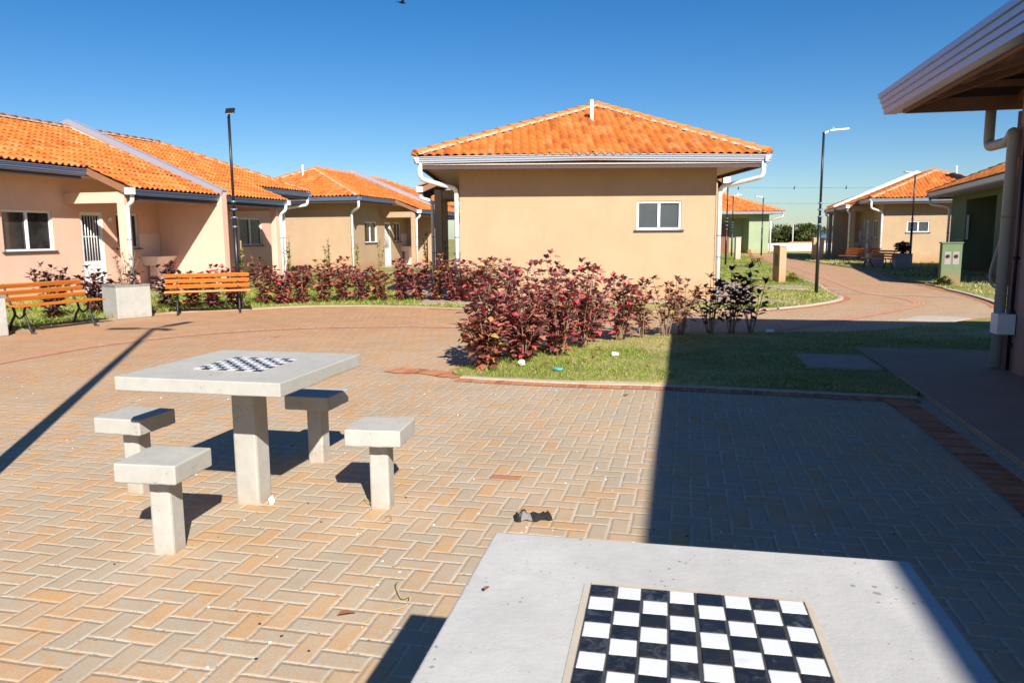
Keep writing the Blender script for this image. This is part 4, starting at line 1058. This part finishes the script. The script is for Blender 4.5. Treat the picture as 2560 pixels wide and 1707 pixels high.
def shrub(loc, h, rad, nst, lps, ls, mat, label, seed, group, bare=.25, sparse=1.0, cat='shrub', name='copperleaf_shrub', lean=(0,0), dens=1.75):
    lps = lps*dens; ls = ls*1.30
    rg = random.Random(seed); t = root(name, loc, rg.uniform(0,6.28), label, cat, group)
    ln = Vector((lean[0], lean[1], 0)); ln.rotate(Matrix.Rotation(-t.rotation_euler.z, 3, 'Z'))
    bs = bmesh.new(); V, Fc = [], []
    for s in range(nst):
        a = rg.uniform(0, 6.283); rr = rad*math.sqrt(rg.uniform(.02,1)); hh = h*rg.uniform(.62,1.0)*(1-.22*(rr/rad)**2)
        b0 = Vector((math.cos(a)*.05*rg.random(), math.sin(a)*.05*rg.random(), 0)); top = Vector((math.cos(a)*rr, math.sin(a)*rr, hh)) + ln*hh
        mid = b0*.5+top*.5+Vector((rg.uniform(-.05,.05), rg.uniform(-.05,.05), -.02+.04*rg.random())); mid.x *= .8; mid.y *= .8
        pts = catmull3([b0, mid, top], 4); tube(bs, pts, .0075, 5, taper=.003)
        def along(t_):
            k = t_*(len(pts)-1); i = min(int(k), len(pts)-2); return pts[i].lerp(pts[i+1], k-i), (pts[i+1]-pts[i]).normalized()
        for k in range(int(lps)):
            t_ = bare + (1-bare)*(k+rg.random())/lps
            if rg.random() > sparse: continue
            p, dd = along(min(t_, .999)); az = rg.uniform(0, 6.283)
            d = Vector((math.cos(az), math.sin(az), rg.uniform(-.55,.35))); pl = rg.uniform(.02,.055)
            leaf(V, Fc, p+d*pl, d+dd*.25, Vector((rg.uniform(-.5,.5),rg.uniform(-.5,.5),1)), ls*rg.uniform(.6,1.15), fold=rg.uniform(.05,.35), droop=rg.uniform(.0,.55))
        for k in range(7):
            az = rg.uniform(0,6.283); d = Vector((math.cos(az), math.sin(az), rg.uniform(.3,1.4)))
            leaf(V, Fc, top+Vector((0,0,-.01*k*.5)), d, Vector((0,0,1)), ls*rg.uniform(.45,.85), fold=rg.uniform(.15,.4), droop=rg.uniform(0,.3))
        if rg.random() < .5:
            q, dd = along(rg.uniform(.4,.7)); az = rg.uniform(0,6.28); e = q+Vector((math.cos(az)*.16, math.sin(az)*.16, .14)); tube(bs, [q, e], .004, 4)
            for k in range(7):
                az2 = rg.uniform(0,6.28); leaf(V, Fc, q.lerp(e, rg.uniform(.3,1)), Vector((math.cos(az2), math.sin(az2), rg.uniform(-.3,.6))), Vector((0,0,1)), ls*rg.uniform(.5,.95))
    link('stem', bs, M['bark'], t, recalc=False); mesh_obj('foliage', V, Fc, M[mat], t); return t
GI = 'copperleaf hedge on the lawn island'
isl = [  # x, y, h, radius, stems, leaves/stem, leaf size, mat, label
 (-.30,7.92,.62,.20,9,8,.095,'leaf_o','low loose copperleaf at the front tip of the island, touching the kerb'),
 (-.20,8.22,.98,.27,11,12,.092,'leaf_r','copperleaf at the left end of the island hedge with a branch reaching over the pavers'),
 (.12,8.30,.78,.25,12,11,.090,'leaf_r','low bushy copperleaf in the front of the island hedge, spilling on the grass'),
 (.20,8.72,1.22,.28,13,13,.085,'leaf_r','tall copperleaf with a bright red crown in the thick end of the island hedge'),
 (.55,8.78,1.10,.27,13,13,.085,'leaf_r','dense copperleaf just right of the brightest red crown'),
 (.52,9.25,1.24,.30,13,13,.080,'leaf_r','tallest copperleaf, its top sprig rising over the island hedge'),
 (.90,9.40,1.08,.27,12,12,.080,'leaf_r','dark rounded copperleaf at the right shoulder of the dense island clump'),
 (1.02,9.95,.70,.24,11,11,.085,'leaf_r','low reddish copperleaf where the island hedge dips'),
 (1.42,10.05,1.00,.26,12,12,.080,'leaf_r','copperleaf with a thick dark trunk in the middle of the island hedge'),
 (1.78,10.25,.86,.24,9,9,.082,'leaf_o','thin copperleaf with two tall sprigs before the peach wall'),
 (2.12,10.42,.98,.22,8,8,.080,'leaf_o','sparse upright copperleaf left of the house window line'),
 (2.38,10.62,.78,.24,10,9,.078,'leaf_o','brownish copperleaf at the edge of the building shadow'),
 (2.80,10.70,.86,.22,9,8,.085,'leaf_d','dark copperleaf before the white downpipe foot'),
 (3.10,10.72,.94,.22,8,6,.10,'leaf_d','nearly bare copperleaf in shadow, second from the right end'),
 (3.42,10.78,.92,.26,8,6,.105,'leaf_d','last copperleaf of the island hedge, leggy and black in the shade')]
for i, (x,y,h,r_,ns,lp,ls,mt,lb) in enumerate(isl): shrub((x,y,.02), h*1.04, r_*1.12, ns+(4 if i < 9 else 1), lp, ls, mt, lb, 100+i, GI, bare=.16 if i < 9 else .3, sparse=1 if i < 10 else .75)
shrub((-.33,8.15,.02), .80, .20, 4, 7, .09, 'leaf_r', 'single arching copperleaf branch leaning out over the pavers', 130, GI, bare=.5, lean=(-.32,-.05))
GR = 'copperleaf hedge along the far lawn'
rear = [(-8.05,13.3,.92),(-7.62,13.95,.80),(-7.22,14.45,.62),(-6.78,14.95,.86),(-6.35,15.15,.66),(-5.98,15.3,.84),(-5.62,15.45,.70),(-5.15,15.75,.90),(-4.78,15.9,.62),(-4.42,16.05,.74),(-4.02,16.2,.82),(-3.62,16.3,.86),(-3.22,16.35,.76),(-2.82,16.45,.66),(-2.42,16.55,.86),(-2.02,16.5,.78),(-1.62,16.35,.93),(-1.22,16.15,.80),(-.80,15.85,.90),(-.42,15.65,.86),(-.05,15.45,.84)]
ordn = ['first','second','third','fourth','fifth','sixth','seventh','eighth','ninth','tenth','eleventh','twelfth','thirteenth','fourteenth','fifteenth','sixteenth','seventeenth','eighteenth','nineteenth','twentieth','twenty-first']
for i, (x,y,h) in enumerate(rear):
    where = 'behind the left bench' if i < 2 else 'by the planter' if i < 4 else 'behind the right bench' if i < 7 else 'before the far peach house' if i < 16 else 'behind the island hedge'
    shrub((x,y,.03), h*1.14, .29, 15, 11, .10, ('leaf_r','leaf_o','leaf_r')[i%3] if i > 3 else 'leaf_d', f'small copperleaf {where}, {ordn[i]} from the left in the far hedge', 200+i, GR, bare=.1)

def sapling(loc, h, label, seed, stake=True, mat='leaf_g', n=110, group='young trees tied to stakes'):
    rg = random.Random(seed); t = root('sapling', loc, rg.uniform(0,6), label, 'young tree', group)
    bm = bmesh.new(); V, Fc = [], []
    for s in range(3):
        a = rg.uniform(0,6.28); top = Vector((math.cos(a)*.12, math.sin(a)*.12, h*rg.uniform(.75,1))); pts = catmull3([(0,0,0), (top.x*.3,top.y*.3,top.z*.5), top], 4); tube(bm, pts, .009, 5, taper=.004)
        for k in range(n//3):
            q = Vector(pts[0]).lerp(top, .35+.65*rg.random()) ; az = rg.uniform(0,6.28); d = Vector((math.cos(az), math.sin(az), rg.uniform(.1,1.2)))
            leaf(V, Fc, q+Vector((rg.uniform(-.03,.03),rg.uniform(-.03,.03),0)), d, Vector((0,0,1)), .10*rg.uniform(.5,1.2), wd=.4)
    link('trunk', bm, M['bark'], t, recalc=False); mesh_obj('foliage', V, Fc, M[mat], t)
    if stake:
        bm = bmesh.new(); tube(bm, [(.08,.02,0),(.075,.02,h*1.05)], .018, 6); link('stake', bm, M['bark'], t)
sapling((-6.05,17.0,.03), 1.25, 'yellow green sapling with a stake left of the pole behind the bench', 1)
sapling((-5.45,18.6,.03), 1.35, 'yellow green sapling just right of the lamp post, before the pink column', 2)
sapling((-5.6,23.5,.03), 1.30, 'staked sapling with a tall bare stick before the far peach wall', 3)
sapling((-5.05,25.2,.03), 1.30, 'thin yellow sapling without a stake before the far peach wall', 4, False)
sapling((-4.35,25.5,.03), 1.35, 'bushier yellow sapling by the corner downpipe of the far peach house', 5)
sapling((-2.75,25.0,.03), 1.45, 'staked sapling near the porch of the far peach house', 6)
sapling((-2.0,22.5,.03), 1.35, 'slender sapling left of the central house, seen over the hedge', 7)
# leaning white stick
bm = bmesh.new(); tube(bm, [(-6.0,19.9,0),(-5.85,20.3,1.35)], .03, 8); tag(link('leaning_pole', bm, M['pvcg']), 'pale pole leaning before the pink terrace window', 'pole')
# plants in the planters
def potplant(loc, h, label, seed, mat, n=5, lps=7, ls=.05, rad=.18, sparse=.7):
    return shrub(loc, h, rad, n, lps, ls, mat, label, seed, 'plants in the planters', bare=.3, sparse=sparse, cat='plant', name='potted_plant')
p1 = potplant((-6.92,13.68,.555), .78, 'leggy half bare plant growing in the planter between the benches', 11, 'leaf_o', 9, 6, .045, .28, .55)
p2 = potplant((-6.80,13.72,.555), .38, 'small dark leaved plant low in the planter between the benches', 12, 'leaf_d', 5, 8, .07, .10)
p3 = potplant((15.15,31.95,.555), .22, 'small red flowered plant in the sunlit far planter', 13, 'leaf_r', 7, 6, .08, .2)
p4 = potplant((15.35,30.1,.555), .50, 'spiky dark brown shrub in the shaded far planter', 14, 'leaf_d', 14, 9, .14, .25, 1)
# low bushes
def low_bush(loc, r, label, seed, mat='leaf_t'):
    rg = random.Random(seed); t = root('low_bush', loc, 0, label, 'bush'); V, Fc = [], []; bm = bmesh.new()
    for k in range(8): a = rg.uniform(0,6.28); tube(bm, [(0,0,0),(math.cos(a)*r*.7,math.sin(a)*r*.7,r*.8)], .006, 4)
    for k in range(220):
        d = Vector((rg.gauss(0,1), rg.gauss(0,1), abs(rg.gauss(0,1)))).normalized(); leaf(V, Fc, Vector((d.x*r*rg.uniform(.4,1), d.y*r*rg.uniform(.4,1), d.z*r*.9*rg.uniform(.3,1))), d, Vector((0,0,1)), r*.35)
    link('stem', bm, M['bark'], t, recalc=False); mesh_obj('foliage', V, Fc, M[mat], t)
low_bush((8.15,22.2,.02), .26, 'small round bush at the foot of the peach meter post', 1, 'leaf_g')
low_bush((11.45,20.2,.02), .24, 'dark round bush at the foot of the green meter post', 2)

# far trees, wall and roofs beyond
def tree(loc, h, r, label, seed, squash=.8):
    rg = random.Random(seed); t = root('tree', loc, 0, label, 'tree', 'trees beyond the white wall')
    bm = bmesh.new(); tube(bm, [(0,0,0),(.1,0,h*.35),(0,.1,h*.6)], .22, 8, taper=.10); V, Fc = [], []
    cl = []
    for k in range(16):
        a = rg.uniform(0,6.28); q = r*math.sqrt(rg.random())*.75; c = Vector((math.cos(a)*q, math.sin(a)*q, h*rg.uniform(.42,.88))); cl.append((c, r*rg.uniform(.28,.46)))
        tube(bm, [(0,0,h*.3), c], .08, 5, taper=.03)
    for k in range(2600):
        c, cr = rg.choice(cl); d = Vector((rg.gauss(0,1), rg.gauss(0,1), rg.gauss(0,1))).normalized()
        p = c + Vector((d.x*cr, d.y*cr, d.z*cr*squash))*rg.uniform(.55,1.1); leaf(V, Fc, p, d+Vector((rg.uniform(-.6,.6),rg.uniform(-.6,.6),rg.uniform(-.6,.2))), Vector((0,0,1)), rg.uniform(.25,.5))
    link('trunk', bm, M['barkd'], t, recalc=False); mesh_obj('crown', V, Fc, M['leaf_t'], t)
for i, (px, Y, h, r_, lb) in enumerate([(.350,120,5.2,2.6,'leftmost dark tree beyond the white wall, next to the green house'),(.362,128,6.3,3.1,'broad dark tree beyond the white wall'),(.377,118,5.8,2.8,'rounded tree left of the lamp post beyond the white wall'),
        (.387,132,7.0,3.2,'tallest tree beyond the white wall, just left of the lamp post'),(.400,122,5.9,2.6,'tree right of the lamp post beyond the white wall'),(.417,126,6.4,3.0,'tree beside the far peach house eave beyond the white wall'),(.437,130,6.6,3.2,'rightmost tree, mostly hidden behind the far peach house')]):
    tree((px*Y, Y, gz(0,Y)), h-.1-.35*(i%2), r_*.9, lb, 50+i)
bm = bmesh.new(); box(bm, 18.6,34,59.6,59.8,-.03,.66); tag(link('boundary_wall', bm, M['greywall']), 'long low white boundary wall closing the estate behind the path', 'wall')
def far_house(x, y, w_, d, z1, label, wallm='greywall', roofm='tile'):
    t = root('distant_house', (x,y,gz(x,y)), 0, label, 'house'); g0 = gz(x,y); bm = bmesh.new(); box(bm, 0,w_,0,d,0,z1-g0-1.0); link('wall', bm, M[wallm], t)
    bm = bmesh.new(); z = z1-g0-1.0; A = [bm.verts.new(p) for p in ((-.5,-.5,z),(w_+.5,-.5,z),(w_+.5,d+.5,z),(-.5,d+.5,z),(1.2,d/2,z+1.0),(w_-1.2,d/2,z+1.0))]
    for q in ((0,1,5,4),(1,2,5),(2,3,4,5),(3,0,4),(3,2,1,0)): bm.faces.new([A[i] for i in q])
    link('roof', bm, M[roofm], t)
far_house(32.0,88,8.5,7,.42,'house roof peeping over the left part of the white wall')
far_house(41.5,98,13,7,.55,'orange roof peeping over the white wall right of the lamp post')
far_house(48.0,118,12,8,1.6,'grey roofed building among the trees beyond the wall', 'greywall', 'gutterb')
# utility pole and wires
bm = bmesh.new(); tube(bm, [(0,0,-2),(0,0,2.6)], .09, 8); o = tag(link('utility_pole', bm, M['pvcg']), 'pale concrete utility pole among the trees beyond the wall', 'utility pole'); o.location = (36.6,100,0)
for nm, z, lb in (('power_line', 7.35, 'upper thin power line crossing the sky behind the houses'), ('power_line', 5.35, 'lower thin power line crossing the sky behind the houses')):
    bm = bmesh.new(); pts = [(-60+k*16, 100, z-.5+ .55*(abs(math.sin(k*.5)))) for k in range(16)]; pts = [(x,y,z + .25*math.cos(x*.06)) for x,y,_ in pts]; tube(bm, pts, .012, 4); tag(link(nm, bm, M['wire']), lb, 'power line', 'power lines')
for i, px in enumerate((.293,.365,.432)):
    bm = bmesh.new(); tube(bm, [(0,0,-.22),(.05,0,0),(.02,0,.22)], .09, 6, taper=.03)
    o = tag(link('line_marker', bm, M['wire']), ['left marker hanging on the power line over the green house','middle marker on the power line, left of the lamp post','right marker on the power line, above the far peach roof'][i], 'line marker', 'markers on the power line'); o.location = (px*100,100,7.25)

# ------------------------------------------------------------------ litter
def crumple(name, loc, s, mat, label, seed, flatn=.5, cat='litter'):
    rg = random.Random(seed); bm = bmesh.new(); bmesh.ops.create_icosphere(bm, subdivisions=2, radius=s)
    for v in bm.verts:
        v.co *= rg.uniform(.6,1.15); v.co.z *= flatn
    zmin = min(v.co.z for v in bm.verts); bmesh.ops.translate(bm, vec=(0,0,-zmin), verts=bm.verts)
    o = tag(link(name, bm, M[mat]), label, cat, 'litter on the grass'); o.location = loc; return o
crumple('crumpled_paper', (1.18,8.68,.03), .05, 'paper', 'crumpled white paper on the sunny grass of the island', 1, .5)
crumple('crumpled_paper', (.10,8.02,.03), .045, 'paper', 'small white scrap under the front of the island hedge', 2, .8)
crumple('plastic_wrapper', (.47,7.74,.035), .05, 'blue', 'light blue plastic wrapper on the grass near the kerb', 3, .35)
crumple('crumpled_paper', (3.62,10.60,.03), .07, 'paper', 'white wrapper at the foot of the last shaded shrub', 4, .5)
def flat_leaf(loc, rz, s, mat, label, grp='dead leaves lying about'):
    V, Fc = [], []; leaf(V, Fc, Vector((-s/2,0,.008)), Vector((1,.1,.12)), Vector((0,.15,1)), s, droop=.25, fold=.25)
    me = bpy.data.meshes.new('dead_leaf'); me.from_pydata([tuple(v) for v in V], [], Fc); me.materials.append(M[mat]); o = bpy.data.objects.new('dead_leaf', me); C.objects.link(o)
    o.location = loc; o.rotation_euler = (0,0,rz); tag(o, label, 'leaf', grp)
rl = random.Random(3)
flat_leaf((-.63,2.70,.003), .2, .07, 'dry', 'reddish dead leaf on the sunny pavers left of the near table')
flat_leaf((-.05,1.36,.752), 1.2, .018, 'dry', 'tiny brown dead leaf on the near table top')
for x, y, r_, sz, mt, lb in ((.36,8.02,.4,.10,'leaf_r','red fallen leaf just right of the white scrap under the hedge'),(.62,8.18,2.0,.10,'dry','brown curled leaf on the grass beneath the dense red shrubs'),
        (.95,8.55,1.1,.11,'dry','large brown leaf left of the crumpled white paper'),(.80,8.25,5.1,.09,'leaf_r','bright red leaf lying left of the blue wrapper and higher up'),(.28,7.80,.9,.08,'leaf_r','reddish leaf on the grass close to the island tip'),
        (1.55,9.05,2.6,.09,'dry','brown leaf behind and right of the crumpled white paper'),(1.9,8.6,3.3,.08,'dry','small dry leaf on the grass near the shadow edge'),(1.45,7.95,4.2,.08,'dry','dark dry leaf on the grass right of the blue wrapper'),
        (1.85,9.35,.2,.09,'leaf_r','red leaf under the brownish shrub next to the building shadow'),(1.15,7.55,1.9,.07,'dry','dry leaf on the grass just above the kerb'),(1.05,9.15,5.6,.10,'leaf_r','red leaf at the foot of the shrub with the thick dark trunk')):
    flat_leaf((x,y,.05), r_, sz, mt, lb, 'fallen leaves on the island grass')
flat_leaf((1.02,6.62,.004), .8, .07, 'dry', 'curled brown leaf on the sunny pavers before the kerb')
# black cloth
def cloth():
    t = root('cloth_scrap', (.10,3.70,.0), R(6), 'crumpled black cloth scrap with a faded grey end on the sunny pavers', 'rag')
    rg = random.Random(8); bm = bmesh.new(); nx, ny = 15, 8; g = []
    for i in range(nx):
        row = []
        for j in range(ny):
            x = (i/(nx-1)-.5)*.19; y = (j/(ny-1)-.5)*(.075+.02*math.sin(i*1.1)); z = .012+.014*abs(math.sin(i*.9+j*.8))+.008*rg.random()+ (.018 if i in (3,4) else 0)
            if j in (0,ny-1) or i in (0,nx-1): z *= .25
            row.append(bm.verts.new((x+rg.uniform(-.004,.004), y+rg.uniform(-.004,.004)+.12*x*x*10-.02, z)))
        g.append(row)
    for i in range(nx-1):
        for j in range(ny-1): f = bm.faces.new((g[i][j],g[i+1][j],g[i+1][j+1],g[i][j+1])); f.material_index = 1 if 1 < i < 6 and j < 4 else 0
    link('fabric', bm, [M['cloth'], M['clothg']], t)
cloth()
def twig(pts, r, mat, label, name='twig'):
    bm = bmesh.new(); tube(bm, catmull3(pts, 6), r, 5, taper=r*.5); tag(link(name, bm, M[mat], recalc=False), label, 'twig')
twig([(-.48,2.98,.004),(-.47,2.90,.03),(-.44,2.82,.012),(-.40,2.80,.035),(-.42,2.76,.01),(-.50,2.72,.005),(-.57,2.64,.003)], .0025, 'straw', 'curled straw stalk on the pavers beside the near table shadow')
twig([(-.76,3.93,.004),(-.80,3.96,.02),(-.78,3.90,.03),(-.72,3.84,.01)], .002, 'straw', 'thin curl of straw at the foot of the right stool')
twig([(-.66,3.68,.003),(-.63,3.71,.02),(-.61,3.66,.012),(-.65,3.63,.003)], .002, 'bark', 'tiny brown curl lying in front of the right stool')
bm = bmesh.new(); obox(bm, (0,0,.02), (.010,.005,.01), (-.002,.005,0), (-.006,0,.018)); o = tag(link('plaster_chip', bm, M['paper']), 'pale chip leaning on the chess table pedestal', 'chip'); o.location = (-1.295,3.93,0)
# pebbles and paint flecks on the pavers
rp = random.Random(5); bm = bmesh.new()
for k in range(420):
    y = rp.uniform(1.8,9); x = rp.uniform(-.85,.75)*y*.9
    if k % 2: x = rp.uniform(-.62,.35)*y
    s = rp.uniform(.0015,.005); c = Vector((x,y,s*.3)); m_ = rp.choice((0,0,1,2))
    obox(bm, c, (s,rp.uniform(-.5,.5)*s,0), (0,s*.8,0), (0,0,s*.4), m_)
tag(link('grit', bm, [M['paper'], M['bark'], M['cloth']]), 'scattered grit and pale paint flecks on the pavers', 'grit', kind='stuff')
# bird at the top edge
def bird():
    t = root('bird', (-2.02,15.0,5.74), R(30), 'small dark bird at the top edge of the sky', 'bird'); bm = bmesh.new()
    bmesh.ops.create_uvsphere(bm, u_segments=10, v_segments=8, radius=1)
    for v in bm.verts: v.co = Vector((v.co.x*.07*(1.2 if v.co.x > 0 else 1), v.co.y*.022, v.co.z*.022))
    for s in (-1, 1):
        q = [bm.verts.new(p) for p in ((.03,s*.015,.005),(.02,s*.09,.03),(-.01,s*.13,.02),(-.03,s*.015,.004))]; bm.faces.new(q)
        q = [bm.verts.new(p) for p in ((.025,s*.015,.012),(.015,s*.09,.037),(-.012,s*.13,.026),(-.03,s*.015,.011))]; bm.faces.new(q)
    q = [bm.verts.new(p) for p in ((-.06,-.012,0),(-.06,.012,0),(-.12,.02,0),(-.12,-.02,0))]; bm.faces.new(q)
    link('body', bm, M['cloth'], t, smooth=True, recalc=False)
bird()
